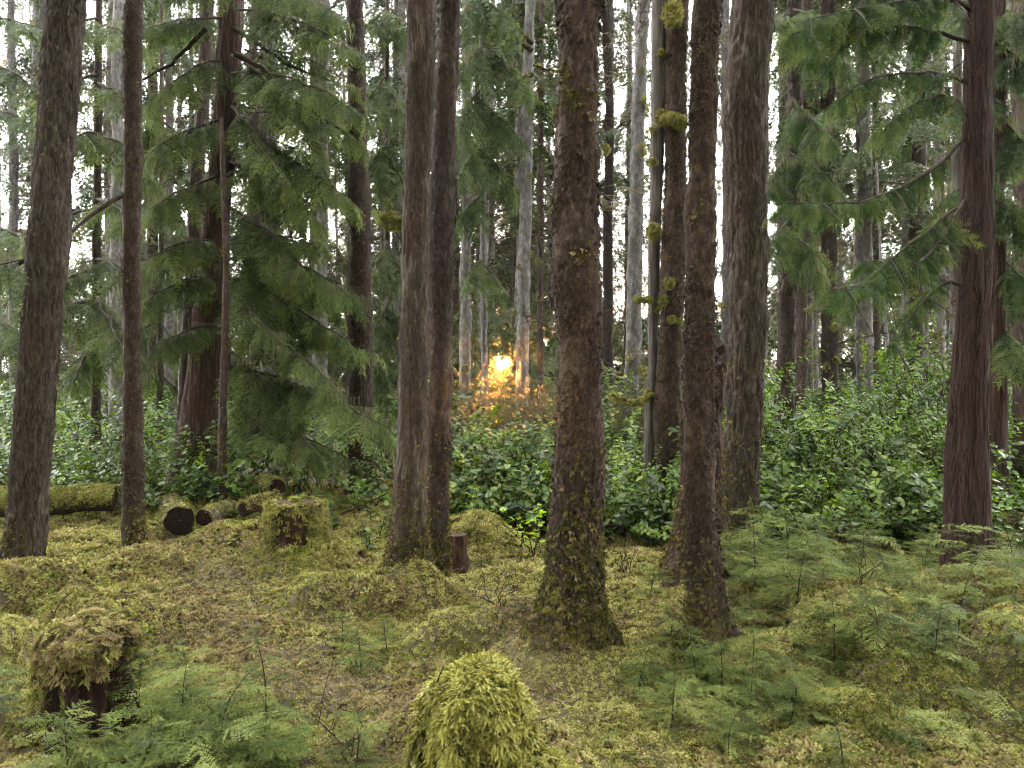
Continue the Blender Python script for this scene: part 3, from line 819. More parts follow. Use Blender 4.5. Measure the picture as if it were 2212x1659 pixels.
# ------------------------------------------------------------------ boughs and crowns
class Crown:
    def __init__(s): s.P = []; s.f = []; s.u = []; s.S = []; s.LP = []; s.LS = []; s.limbs = []; s.TP = []; s.Tf = []; s.TS = []
    def bough(s, a, b, arch=0.15, n=26, sc_=0.45, r=0.02, droop=0.35, ang=50, lich=0.3, t0=0.15, rg=rng, hang=0.0, lsc=(.15, .4)):
        a = np.asarray(a, float); b = np.asarray(b, float); ln = np.linalg.norm(b - a)
        m = (a + b) / 2 + np.array([0, 0, arch * ln]) + rg.normal(size=3) * .03 * ln
        path = bez(a, m, b, 14)
        path[2:] += np.cumsum(rg.normal(size=(12, 3)) * .006 * ln, 0)
        s.limbs.append((path, np.linspace(r, r * .15, 14)))
        tg = nrm(np.gradient(path, axis=0))
        for k in range(n):
            t = t0 + (1 - t0) * (k + rg.random()) / n; i = min(int(t * 13), 12); f = t * 13 - i
            p = path[i] * (1 - f) + path[i + 1] * f; g = tg[i]
            sd = nrm(np.cross(g, [0, 0, 1.0])) * (1 if k % 2 else -1)
            A = math.radians(ang * rg.uniform(.7, 1.25)) * (1 if t < .95 else .2)
            d = g * math.cos(A) + sd * math.sin(A) + np.array([0, 0, -droop * rg.uniform(.4, 1.5)])
            if rg.random() < hang: d = d * .35 + np.array([0, 0, -1.0])
            s.P.append(p); s.f.append(d); s.u.append(np.array([rg.normal() * .3, rg.normal() * .3, 1.0]) + g * .2)
            s.S.append(sc_ * rg.uniform(.6, 1.15) * (0.45 + 0.75 * math.sin(math.pi * min(1, .25 + t * .65))))
            if rg.random() < lich: s.LP.append(p + rg.normal(size=3) * .06); s.LS.append(rg.uniform(*lsc))
        return path
    def twig(s, p, d, sc_): s.TP.append(p); s.Tf.append(d); s.TS.append(sc_)
    def build(s, parent, protos='hem', name='crown', limb='limb', lname='limb', join=False):
        out = None
        if s.P:
            P = np.array(s.P); out = realize(name, P, frames_fwd(np.array(s.f), np.array(s.u)), np.array(s.S), PM[protos], rng.integers(0, 2, len(P)), parent) if join else scatter(name, P, frames_fwd(np.array(s.f), np.array(s.u)), np.array(s.S), PM[protos], None, parent)
        for k, (p, r) in enumerate(s.limbs):
            V_, f_ = tube_arrays(p, r, 6); mb = MB(); mb.add(V_, f_)
            obj(lname, mb.mesh(lname, [M[limb]], smooth=True), parent)
        if s.LP:
            n = len(s.LP); z = np.tile([0, 0, 1.0], (n, 1)) + rng.normal(size=(n, 3)) * .06
            scatter('hanging_lichen', np.array(s.LP), frames_up(z, rng), np.array(s.LS), PM['lichen'], None, parent)
        if s.TP:
            n = len(s.TP)
            scatter('dead_twigs', np.array(s.TP), frames_fwd(np.array(s.Tf), np.tile([0, 0, 1.0], (n, 1)) + rng.normal(size=(n, 3)) * .3), np.array(s.TS), PM['twig'], None, parent)
        return out

def top_crown(T, parent, z0, z1, n=9, L_=1.7, protos='far', per=12, sc_=.75):
    """the living crown high above the frame"""
    c = Crown()
    for k in range(n):
        z = z0 + (z1 - z0) * (k + rng.random()) / n; p, r = axis_at(T, min(z, T['zs'][-1]))
        az = k * 2.4 + rng.uniform(-.5, .5); l = L_ * (1 - .6 * (z - z0) / (z1 - z0)) * rng.uniform(.8, 1.2)
        c.bough(p, p + np.array([math.cos(az) * l, math.sin(az) * l, -.12 * l]), .12, per, sc_, .025, .3, lich=0)
    c.build(parent, protos)

def moss_nub(parent, p, r, n=60, stretch=1.0, protos='moss_pale', name='moss_clump'):
    """a ball of moss on a branch stub"""
    rg = rng
    d = nrm(rg.normal(size=(n, 3))); d[:, 2] = d[:, 2] * stretch
    P = np.asarray(p) + d * r * rg.uniform(.5, 1, (n, 1)); P[:, 2] -= (1 - rg.random(n)) * 0
    up = d + [0, 0, -.1] + rg.normal(size=d.shape) * .3
    return P, frames_up(up, rg), rg.uniform(.35, .6, n) * r

def nubs(parent, items, protos='moss_pale', name='moss_clump', n=60):
    """items: (p, r, stretch) -> one moss clump each"""
    for (p, r, st) in items:
        P, R, S = moss_nub(parent, p, r, n, st)
        scatter(name, P, R, S, PM[protos], np.zeros(len(P), int), parent)

# ------------------------------------------------------------------ the near and middle trees
T = make_tree('left_big', 'hemlock_tree', 'thick rough-barked conifer leaning right at the left edge of the photo', 'tree',
              [(40, 1268, 78), (63, 1106, 73), (82, 830, 74), (100, 553, 75), (122, 250, 73), (139, 0, 72)], 5.8, 'hemlock', 101, flare=(.16, .22), amp=1.25)
trunk_flakes(T['root'], T, 5200, 'flake_hem', .011, 4.6)
trunk_moss(T['root'], T, 1500, h=.22, patch=.10, side=(-.8, -.5, 0), seed=1)
c = Crown(); p, r = axis_at(T, px(0, 520, 5.8)[2])
q0 = px(62, 555, 5.75); c.limbs.append((bez(q0, px(20, 590, 5.7), px(-60, 600, 5.6)), np.linspace(.017, .006, 12)))
c.bough(px(60, 560, 5.75), px(-130, 640, 5.2), .1, 16, .4, .006, .5, lich=.3)
c.build(T['root'], 'hem')

T = make_tree('slim_left', 'spruce_tree', 'slim straight dark conifer second from the left edge', 'tree',
              [(289, 1212, 45), (287, 1106, 44), (286, 900, 41), (287, 553, 37), (286, 250, 36), (286, 0, 35)], 6.75, 'spruce', 102, nseg=72, flare=(.12, .25), amp=.7)
trunk_flakes(T['root'], T, 3600, 'flake_spruce', .0075, 5.2, .25)
trunk_moss(T['root'], T, 800, h=.25, patch=.04, side=(.7, -.5, 0), seed=2)
c = Crown(); c.limbs.append((np.array([px(270, 420, 6.7), px(240, 435, 6.6), px(190, 470, 6.5), px(150, 505, 6.4)]), np.array([.018, .022, .016, .01])))
c.build(T['root'])

T3 = make_tree('leaning_cedar', 'cedar_tree', 'broad reddish cedar trunk leaning right behind drooping green boughs', 'tree',
              [(425, 1065, 112), (421, 1000, 88), (440, 800, 71), (462, 553, 50), (490, 260, 47), (505, 0, 45)], 10.6, 'cedar', 103, flare=(.4, .18), amp=1.6, nseg=84, dz=.025)
trunk_flakes(T3['root'], T3, 1800, 'flake_ced', .02, 6.5, .1)
T3b = make_tree('dark_behind', 'hemlock_tree', 'dark narrow trunk just left of the leaning reddish cedar', 'tree',
              [(384, 1060, 36), (392, 960, 32), (404, 800, 32), (418, 553, 31), (440, 200, 29), (447, 0, 28)], 11.6, 'dark', 104, nseg=48, dz=.04, amp=1.5)
T3c = make_tree('slim_bent', 'hemlock_tree', 'thin crooked mossy trunk in front of the leaning reddish cedar', 'tree',
              [(479, 1085, 20), (480, 1000, 18), (483, 860, 17), (488, 700, 15), (490, 560, 13), (484, 400, 11), (478, 250, 9)], 9.0, 'dark', 105, ztop=4.6, nseg=36, dz=.03)
trunk_moss(T3c['root'], T3c, 500, h=.5, patch=.3, seed=5, scale=(.012, .025))

T4 = make_tree('mid_dark', 'spruce_tree', 'dark straight trunk with a broken bark patch at top, right of drooping boughs', 'tree',
              [(777, 1068, 66), (776, 1000, 54), (777, 853, 48), (776, 553, 46), (770, 250, 40), (767, 0, 35)], 10.3, 'spruce', 106, nseg=72, dz=.025, flare=(.3, .2))
trunk_flakes(T4['root'], T4, 2600, 'flake_spruce', .012, 6.8, .25)
trunk_moss(T4['root'], T4, 350, h=.4, patch=.05, seed=6)

T = make_tree('twin_front', 'hemlock_tree', 'finely furrowed brown trunk, front of the touching pair on the moss hummock', 'tree',
              [(878, 1245, 74), (883, 1106, 68), (892, 850, 60), (898, 553, 56), (904, 250, 57), (909, 0, 59)], 5.5, 'hemlock', 107, flare=(.12, .2), amp=.8)
trunk_flakes(T['root'], T, 6500, 'flake_hem', .0075, 4.9)
trunk_moss(T['root'], T, 1500, h=.28, patch=.02, seed=7)
T = make_tree('twin_back', 'hemlock_tree', 'darker brown trunk just behind and right of its touching twin', 'tree',
              [(941, 1235, 52), (944, 1106, 46), (951, 850, 47), (958, 553, 50), (966, 250, 48), (971, 0, 47)], 6.1, 'dark', 108, flare=(.12, .25), amp=.9)
trunk_flakes(T['root'], T, 4500, 'flake_dark', .010, 5.3)
trunk_moss(T['root'], T, 1200, h=.3, patch=.03, seed=8)
TW = T

T6 = make_tree('centre_big', 'spruce_tree', 'largest trunk, dark scaly bark and mossy flared roots, right of the setting sun', 'tree',
              [(1240, 1432, 122), (1238, 1300, 124), (1240, 1106, 106), (1247, 850, 98), (1252, 553, 96), (1256, 250, 93), (1258, 0, 91)], 4.3, 'spruce', 109, nseg=128, dz=.011, flare=(.11, .34), lobes=7, amp=1.1)
trunk_flakes(T6['root'], T6, 7500, 'flake_spruce', .0105, 3.9, .24)
trunk_moss(T6['root'], T6, 3800, h=.32, patch=.10, seed=9, scale=(.012, .03))
nubs(T6['root'], [(px(1309, 322, 4.32), .025, 1.2)], n=50, protos='moss_pale')

T7a = make_tree('snag_grey', 'snag', 'bare weathered grey dead trunk with mossy stubs beside the fungus-spotted trunk', 'snag',
              [(1404, 930, 22), (1406, 860, 24), (1411, 780, 22), (1414, 553, 27), (1419, 250, 31), (1424, 0, 32)], 8.8, 'smooth', 110, nseg=56, dz=.025, amp=1.3)
T7 = make_tree('fungus_trunk', 'spruce_tree', 'dark scaly trunk dotted with orange fungi and moss tufts', 'tree',
              [(1440, 960, 58), (1441, 900, 55), (1450, 553, 50), (1460, 250, 47), (1467, 0, 45)], 8.7, 'spruce', 111, nseg=84, dz=.02)
trunk_flakes(T7['root'], T7, 3600, 'flake_spruce', .014, 6.0, .3)
trunk_moss(T7['root'], T7, 300, h=.3, patch=.35, seed=11, side=(-.7, -.6, 0))

T8 = make_tree('right_front', 'spruce_tree', 'dark red-brown flaky trunk right of the largest trunk, saplings at its foot', 'tree',
              [(1519, 1420, 74), (1519, 1300, 70), (1517, 1106, 66), (1516, 850, 64), (1518, 553, 60), (1521, 250, 60), (1525, 0, 56)], 4.35, 'spruce', 112, nseg=104, dz=.012, flare=(.12, .3), lobes=6)
trunk_flakes(T8['root'], T8, 5600, 'flake_spruce', .009, 3.9, .3)
trunk_moss(T8['root'], T8, 1300, h=.22, patch=.15, seed=12, side=(-.6, -.5, 0), scale=(.01, .022))
T8b = make_tree('broken_snag', 'snag', 'mossy broken snag with a flared base behind the flaky right-hand trunk', 'snag',
              [(1520, 1290, 150), (1520, 1180, 112), (1523, 1050, 96), (1527, 900, 88), (1532, 720, 76)], 5.5, 'rot', 113, ztop=px(0, 712, 5.5)[2], nseg=72, dz=.02, jag=.35, flare=(.2, .25))
trunk_moss(T8b['root'], T8b, 2200, h=.55, patch=.15, seed=13)
T9 = make_tree('right_furrowed', 'hemlock_tree', 'stout grey-brown furrowed trunk rising behind the broken snag', 'tree',
              [(1598, 1220, 76), (1600, 1106, 70), (1604, 850, 78), (1608, 553, 84), (1614, 250, 84), (1621, 0, 82)], 6.7, 'hemlock', 114, flare=(.15, .15), amp=1.3)
trunk_flakes(T9['root'], T9, 5500, 'flake_hem', .011, 5.2)
trunk_moss(T9['root'], T9, 1500, h=.6, patch=.22, seed=14, zmax=2.6)
T10 = make_tree('dark_slim_right', 'spruce_tree', 'slim dark trunk rising out of the shrubs right of the furrowed trunk', 'tree',
              [(1690, 1010, 40), (1692, 950, 37), (1697, 800, 36), (1706, 553, 38), (1714, 280, 33), (1716, 0, 30)], 10.8, 'dark', 115, nseg=56, dz=.03, amp=1.8)
trunk_flakes(T10['root'], T10, 1600, 'flake_dark', .016, 7, .3)
T11 = make_tree('cedar_right', 'cedar_tree', 'stringy-barked cedar with pale scars, front of the pair at the right edge', 'tree',
              [(2086, 1240, 92), (2086, 1106, 80), (2090, 850, 70), (2100, 553, 57), (2108, 270, 53), (2114, 0, 47)], 5.9, 'cedar', 116, flare=(.2, .25), lobes=6, amp=1.1)
trunk_flakes(T11['root'], T11, 3800, 'flake_ced', .012, 4.9, .10)
T12 = make_tree('cedar_right_back', 'cedar_tree', 'thinner reddish cedar just behind the scarred cedar at right', 'tree',
              [(2150, 1075, 54), (2150, 960, 42), (2152, 553, 33), (2152, 270, 32), (2153, 0, 30)], 8.4, 'cedar', 117, nseg=64, dz=.02, flare=(.3, .2))
trunk_flakes(T12['root'], T12, 1800, 'flake_ced', .014, 6, .1)
T13 = make_tree('edge_dark', 'hemlock_tree', 'dark trunk cut off by the right edge of the photo', 'tree',
              [(2222, 1060, 66), (2216, 800, 54), (2214, 553, 48), (2212, 200, 44), (2212, 0, 42)], 9.2, 'dark', 118, nseg=48, dz=.04, amp=1.5)
c = Crown(); c.limbs.append((bez(px(2205, 830, 9.1), px(2170, 740, 8.8), px(2240, 830, 8.4)), np.linspace(.04, .03, 12))); c.build(T13['root'])

for k_ in ('left_big', 'slim_left', 'twin_front', 'twin_back', 'centre_big', 'right_front', 'right_furrowed', 'cedar_right', 'mid_dark', 'fungus_trunk'):
    T_ = TREES[k_]; z_ = CH + .5 * T_['d'] + 1.6; top_crown(T_, T_['root'], z_ + 1.0, 12.0, n=9, L_=1.5, per=9, sc_=.7)
# moss clumps and stubs on the snag and its neighbour
def stub(parent, a, b, r=.014, mat='limb', mid=None):
    p = bez(a, (np.asarray(a) + b) / 2 if mid is None else mid, b, 8)
    V_, f_ = tube_arrays(p, np.linspace(r, r * .5, 8), 6); mb = MB(); mb.add(V_, f_)
    return obj('branch_stub', mb.mesh('branch_stub', [M[mat]], smooth=True), parent)
stub(T7a['root'], px(1410, 500, 8.7), px(1386, 489, 8.5), .012)
nubs(T7a['root'], [(px(1412, 500, 8.62), .075, 1.3)], n=160)
stub(T7a['root'], px(1405, 645, 8.7), px(1375, 643, 8.6), .02)
nubs(T7a['root'], [(px(1378, 646, 8.6), .05, .9), (px(1398, 648, 8.62), .055, .8)], n=90)
b_ = bez(px(1402, 845, 8.7), px(1385, 885, 8.6), px(1322, 852, 8.5), 9)
V_, f_ = tube_arrays(b_, .014, 6); mb = MB(); mb.add(V_, f_); obj('branch_stub', mb.mesh('branch_stub', [M['limb']], smooth=True), T7a['root'])
nubs(T7a['root'], [(q + [0, 0, -.02], .05, .9) for q in b_], n=46)
nubs(T7a['root'], [(px(1428, 115, 8.65), .05, .9), (px(1430, 255, 8.6), .07, 1.4), (px(1405, 282, 8.7), .05, .7), (px(1412, 350, 8.7), .05, 1), (px(1420, 670, 8.6), .035, 1)], n=70)
nubs(T7['root'], [(px(1453, 30, 8.5), .11, 1.2), (px(1446, 255, 8.5), .08, .7), (px(1462, 262, 8.5), .09, .6), (px(1474, 270, 8.5), .06, .9), (px(1447, 612, 8.5), .06, 1.0),
                  (px(1432, 650, 8.55), .05, 1.8), (px(1452, 690, 8.5), .05, .8), (px(1468, 695, 8.5), .04, .8), (px(1490, 560, 8.6), .07, 1.2)], n=80)
fm = MB()
for k in range(8):
    a0 = k / 8 * 6.283; a1 = (k + 1) / 8 * 6.283
    fm.add([(0, 0, .25), (math.cos(a0), math.sin(a0) * .7, 0), (math.cos(a1), math.sin(a1) * .7, 0), (0, 0, -.3)], [(0, 1, 2), (1, 3, 2)])
fung = fm.mesh('fungus', [M['fungus']], smooth=True)
for (u, v) in [(1452, 6), (1469, 12), (1461, 48), (1455, 60), (1457, 78), (1447, 490), (1440, 497), (1441, 505), (1430, 540), (1425, 560), (1445, 556), (1451, 587), (1432, 625), (1462, 640), (1428, 690), (1466, 720), (1446, 730), (1421, 770), (1438, 600)]:
    p, r = axis_at(T7, px(u, v, 8.6)[2]); uu = (px(u, v, 8.6)[0] - p[0]) / r; uu = max(-.95, min(.95, uu))
    o = obj('fungus', fung, T7['root']); w = T7['root'].location
    o.location = Vector((p[0] + uu * r, p[1] - math.sqrt(1 - uu * uu) * r - .012, p[2])) - w
    s = rng.uniform(.010, .02); o.scale = (s, s, s * .7); o.rotation_euler = (.5, 0, rng.uniform(0, 6))

# ------------------------------------------------------------------ drooping hemlock boughs at left centre
def B(c, a, b, da, db, **k): return c.bough(px(a[0], a[1], da), px(b[0], b[1], db), **k)
c = Crown()
right_b = [((500, 790), (835, 908), 10.2, 8.3, .10, 70, .50), ((500, 830), (690, 985), 10.2, 8.6, .06, 44, .45), ((500, 760), (640, 900), 10.2, 9.0, .08, 40, .5),
           ((495, 560), (765, 650), 10.3, 8.8, .12, 60, .48), ((495, 520), (700, 520), 10.3, 9.3, .14, 46, .48), ((495, 600), (740, 760), 10.3, 9.4, .10, 44, .45),
           ((497, 300), (775, 440), 10.4, 9.0, .12, 60, .48), ((497, 350), (680, 480), 10.4, 9.0, .10, 44, .48), ((500, 160), (790, 265), 10.4, 8.8, .12, 60, .48),
           ((500, 120), (700, 330), 10.4, 9.2, .15, 44, .5), ((505, 20), (780, 130), 10.4, 9.0, .10, 50, .5), ((505, -60), (720, 40), 10.4, 9.2, .10, 44, .5),
           ((500, 640), (620, 760), 10.2, 8.8, .1, 36, .45), ((500, 900), (780, 1010), 10.2, 9.2, .06, 40, .4), ((505, 860), (600, 960), 10.1, 8.7, .06, 30, .42), ((500, 450), (640, 590), 10.3, 8.9, .1, 40, .45),
           ((505, 690), (720, 840), 10.2, 8.6, .1, 46, .45), ((500, 230), (620, 400), 10.3, 8.9, .1, 36, .45)]
for (a, b_, da, db, ar, n, s_) in right_b:
    B(c, a, b_, da, db, arch=ar, n=int(n * 1.5), sc_=s_ * .95, r=.022, droop=.5, lich=.16, lsc=(.12, .34))
rgb = np.random.default_rng(5)
for k in range(20):
    u1 = rgb.uniform(560, 830); v1 = rgb.uniform(40, 780); B(c, (500 + rgb.uniform(0, 60), v1 - rgb.uniform(40, 110)), (u1, v1), 10.4, rgb.uniform(9.3, 11), arch=.1, n=34, sc_=.42, r=.014, droop=.7, lich=.2, lsc=(.12, .3))
c.build(T3['root'], 'hem')
c = Crown()
left_b = [((470, 600), (300, 660), 10.5, 9.2, .1, 36, .45), ((470, 520), (330, 560), 10.5, 9.3, .1, 34, .48), ((475, 380), (320, 450), 10.5, 9.2, .1, 40, .5), ((480, 260), (310, 330), 10.5, 9.2, .12, 40, .5),
          ((480, 130), (330, 210), 10.5, 9.4, .12, 40, .5), ((485, 40), (300, 60), 10.5, 9.4, .1, 40, .5), ((490, -40), (360, -10), 10.5, 9.5, .1, 30, .5),
          ((470, 700), (330, 760), 10.5, 9.5, .1, 30, .42)]
for (a, b_, da, db, ar, n, s_) in left_b:
    B(c, a, b_, da, db, arch=ar, n=int(n * 1.4), sc_=s_ * .95, r=.022, droop=.45, lich=.16, lsc=(.12, .34))
# big bare mossy limbs
for pts, r0 in (([(440, 60), (400, 110), (350, 150), (305, 170)], .035), ([(505, 120), (560, 145), (610, 200), (680, 245), (755, 300)], .035), ([(505, 60), (580, 110), (640, 150), (740, 185)], .03),
                ([(560, 360), (600, 420), (630, 520), (650, 600)], .028), ([(520, 560), (560, 610), (620, 660), (660, 760)], .022), ([(600, 330), (640, 450), (650, 480)], .02), ([(420, 280), (360, 330), (310, 345)], .02)):
    P_ = np.array([px(u, v, 9.9) for u, v in pts]); t = np.linspace(0, 1, 12); tt = np.linspace(0, 1, len(P_))
    c.limbs.append((np.stack([np.interp(t, tt, P_[:, k]) for k in range(3)], -1) + rng.normal(size=(12, 3)) * .012, np.linspace(r0, r0 * .4, 12)))
c.build(T3b['root'], 'hem')

# young hemlock standing behind the two left trunks
def leafy_tree(name, label, pts, d, style, seed, boughs, protos, group=None, lich=.35, droop=.45, **kw):
    T = make_tree(name + str(seed), name, label, 'tree', pts, d, style, seed, group=group, nseg=28, dz=.06, **kw)
    c = Crown()
    for (v0, u1, v1, dd, n, s_, ar) in boughs:
        z = px(0, v0, d)[2]; a, r = axis_at(T, z)
        c.bough(a, px(u1, v1, d + dd), arch=ar, n=n, sc_=s_, r=min(.03, r * .5), droop=droop, lich=lich * .5, lsc=(.12, .32))
    c.build(T['root'], protos)
    return T
leafy_tree('hemlock_tree', 'hemlock hung with layered boughs between the two leftmost trunks', [(205, 1050, 22), (208, 700, 19), (212, 300, 16), (214, 0, 14)], 11.5, 'dark', 131,
           [(60, 300, 90, -1.4, 30, .55, .1), (40, 120, 70, -1, 30, .5, .1), (180, 330, 260, -1.5, 30, .55, .1), (160, 60, 230, -1.2, 30, .55, .1), (300, 320, 400, -1.5, 34, .55, .1), (290, 130, 330, -1.6, 34, .5, .1),
            (430, 300, 500, -2, 34, .5, .1), (450, 60, 520, -1.4, 34, .5, .1), (560, 320, 640, -1.8, 34, .5, .08), (580, 40, 660, -1.2, 34, .5, .1), (640, 270, 760, -2, 34, .45, .08), (650, 110, 720, -1.8, 30, .45, .08),
            (700, 330, 820, -1.2, 30, .45, .08), (720, 150, 830, -1.0, 26, .45, .08)], 'hem', lich=.4)
leafy_tree('hemlock_tree', 'pale bluish hemlock at the far left edge behind the thick leaning trunk', [(-30, 1000, 18), (-30, 600, 16), (-24, 0, 13)], 13.5, 'grey', 132,
           [(40, 90, 70, -.6, 24, .6, .08), (140, 70, 200, -.8, 26, .6, .08), (240, 80, 300, -1.2, 26, .6, .08), (480, 90, 540, -1, 30, .55, .08), (560, 60, 620, -1.2, 28, .55, .08), (680, 60, 740, -1, 28, .5, .08), (740, 130, 790, 0, 24, .5, .08)], 'hemb', lich=.1)
leafy_tree('hemlock_tree', 'pale young hemlock filling the gap between the slim trunk and the reddish cedar', [(345, 1010, 15), (348, 600, 13), (350, 100, 9)], 14.5, 'dark', 133,
           [(250, 280, 300, 0, 22, .6, .08), (260, 420, 330, 0, 22, .6, .08), (420, 260, 480, -.5, 24, .6, .08), (440, 430, 520, -.5, 24, .6, .08), (560, 270, 620, -.5, 26, .55, .08), (580, 430, 680, -.8, 26, .55, .08),
            (690, 260, 760, -.5, 24, .5, .08), (700, 420, 800, -.8, 24, .5, .08), (800, 270, 850, 0, 20, .45, .06), (810, 410, 870, 0, 20, .45, .06)], 'hemb', lich=.2)
leafy_tree('hemlock_tree', 'hemlock with arched fronds between the dark trunk and the touching pair', [(838, 1040, 15), (838, 700, 13), (836, 200, 10), (836, 0, 8)], 12.0, 'dark', 134,
           [(20, 800, 60, -.6, 20, .6, .1), (40, 900, 100, -.4, 20, .6, .1), (160, 790, 230, -.8, 26, .6, .1), (190, 880, 260, -.8, 24, .6, .1), (300, 800, 380, -.8, 28, .6, .1), (330, 880, 400, -.8, 24, .6, .1),
            (520, 805, 610, -1, 30, .5, .14), (540, 880, 640, -1, 28, .5, .14), (640, 800, 730, -1.2, 30, .48, .14), (660, 875, 760, -1, 28, .48, .14), (760, 805, 850, -1, 26, .45, .12), (790, 870, 890, -1, 24, .45, .12)], 'hemb', lich=.25)
leafy_tree('hemlock_tree', 'hemlock with pale hanging boughs just right of the touching pair', [(1046, 930, 16), (1046, 600, 14), (1042, 200, 11), (1040, 0, 9)], 15.0, 'grey', 135,
           [(-20, 990, 40, -1, 28, .7, .1), (0, 1120, 60, -1, 28, .7, .1), (100, 990, 160, -1.5, 28, .7, .1), (90, 1130, 190, -1, 28, .7, .1), (190, 985, 280, -1.6, 30, .7, .1), (220, 1120, 310, -1, 26, .65, .1),
            (300, 985, 400, -1.6, 30, .65, .12), (330, 1110, 430, -1, 26, .6, .12), (420, 990, 480, -1, 24, .6, .1), (560, 1000, 620, -1, 20, .5, .1), (570, 1090, 640, -1, 18, .5, .1)], 'hemb', lich=.2, droop=.8)

# cedar boughs reaching left from the scarred cedar at right
c = Crown()
for (a, m_, b_, db, n, s_) in [((2088, 295), (1930, 400), (1700, 425), 4.9, 60, .30), ((2085, 440), (2000, 520), (1920, 600), 5.0, 46, .30), ((2085, 430), (1980, 560), (1760, 640), 4.6, 54, .30),
                               ((2095, 90), (1900, 60), (1700, 90), 5.0, 56, .34), ((2095, 20), (1950, -20), (1740, 10), 4.9, 50, .36), ((2090, 180), (1950, 160), (1790, 230), 5.2, 44, .30),
                               ((2080, 620), (2000, 640), (1900, 760), 5.2, 26, .24), ((2090, 250), (2010, 210), (1900, 300), 5.4, 34, .28), ((2082, 520), (1990, 560), (1850, 560), 5.2, 36, .26), ((2095, -60), (1960, -40), (1850, 60), 5.2, 40, .36)]:
    A = px(*a, 5.88); Bq = px(*b_, db); Mq = px(*m_, (6.15 + db) / 2)
    path = bez(A, 2 * Mq - (A + Bq) / 2, Bq, 14) + np.vstack([np.zeros(3), np.cumsum(rng.normal(size=(13, 3)) * .010, 0)])
    c.limbs.append((path, np.linspace(.017, .003, 14)))
    tg = nrm(np.gradient(path, axis=0))
    n = int(n * 1.3)
    for k in range(n):
        t = .16 + .84 * (k + rng.random()) / n; i = min(int(t * 13), 12); f = t * 13 - i
        p = path[i] * (1 - f) + path[i + 1] * f; sd = nrm(np.cross(tg[i], [0, 0, 1.0])) * (1 if k % 2 else -1)
        dvec = tg[i] * rng.uniform(.4, 1.0) + sd * rng.uniform(.2, 1.0) + [0, 0, -rng.uniform(.15, 1.1)]
        c.P.append(p); c.f.append(dvec); c.u.append(np.array([rng.normal() * .5, -.5 + rng.normal() * .5, .8])); c.S.append(s_ * rng.uniform(.4, .95))
        if k % 16 == 0:
            q = p + dvec * s_ * 1.1; c.limbs.append((bez(p, (p + q) / 2 + [0, 0, .03], q, 5), np.linspace(.006, .002, 5)))
c.build(T11['root'], 'ced')
c = Crown()
for (a, b_, n) in [((2165, 100), (2230, 160), 30), ((2165, 20), (2240, 60), 30), ((2165, 260), (2235, 330), 26), ((2160, 420), (2235, 520), 26), ((2165, 560), (2240, 640), 20), ((2160, 700), (2215, 780), 18), ((2150, 50), (2060, 20), 20), ((2150, 200), (2040, 260), 24), ((2148, 380), (2040, 430), 20)]:
    B(c, a, b_, 8.4, 8.0, arch=.08, n=n, sc_=.42, r=.014, droop=.5, lich=.25)
c.build(T12['root'], 'ced')
c = Crown()
for (a, b_, n) in [((1706, 30), (1640, 60), 16), ((1714, 20), (1800, 80), 34), ((1712, 110), (1830, 150), 34), ((1710, 210), (1800, 300), 30), ((1708, 330), (1660, 420), 20), ((1706, 330), (1790, 400), 26), ((1700, 480), (1660, 560), 18), ((1702, 500), (1760, 590), 18)]:
    B(c, a, b_, 10.7, 9.6, arch=.08, n=n, sc_=.5, r=.016, droop=.5, lich=.2)
c.build(T10['root'], 'ced')

# ------------------------------------------------------------------ grey trunks of the middle distance
def grey_tree(u_b, u_t, w, d, label, seed, style='grey', vb=None, twigs=26, clumps=4, crown=True, top=None, tw_from=.8):
    pts = [(u_b, 900, w * 1.15), (u_b + (u_t - u_b) * .45, 450, w), (u_t, 0, w * .9)]
    T = make_tree('g%d' % seed, 'spruce_tree', label, 'tree', pts, d, style, seed, nseg=26, dz=.07, ztop=(top if top else CH + .62 * d + 2), amp=1.6, flare=(.4, .2))
    c = Crown(); rg = np.random.default_rng(seed)
    for k in range(twigs):
        z = rg.uniform(tw_from, CH + .55 * d); p, r = axis_at(T, z); a = rg.uniform(0, 6.28)
        c.twig(p + np.array([math.cos(a), math.sin(a), 0]) * r * .8, np.array([math.cos(a), math.sin(a), rg.uniform(-.3, .15)]), rg.uniform(.3, 1.2))
    if crown:
        z0 = CH + .22 * d
        for k in range(10):
            z = z0 + (CH + .6 * d - z0) * rg.random(); p, r = axis_at(T, z); a = rg.uniform(0, 6.28); l = rg.uniform(.7, 1.5)
            c.bough(p, p + np.array([math.cos(a) * l, math.sin(a) * l, -.25 * l]), .1, 9, .6, .014, .4, lich=.15, rg=rg)
    c.build(T['root'], 'far')
    for k in range(clumps):
        z = rg.uniform(1.2, CH + .4 * d); p, r = axis_at(T, z); a = rg.uniform(-2.9, -.2)
        nubs(T['root'], [(p + np.array([math.cos(a), math.sin(a), 0]) * r * 1.15, rg.uniform(.05, .1), rg.uniform(.8, 1.5))], n=46)
    return T
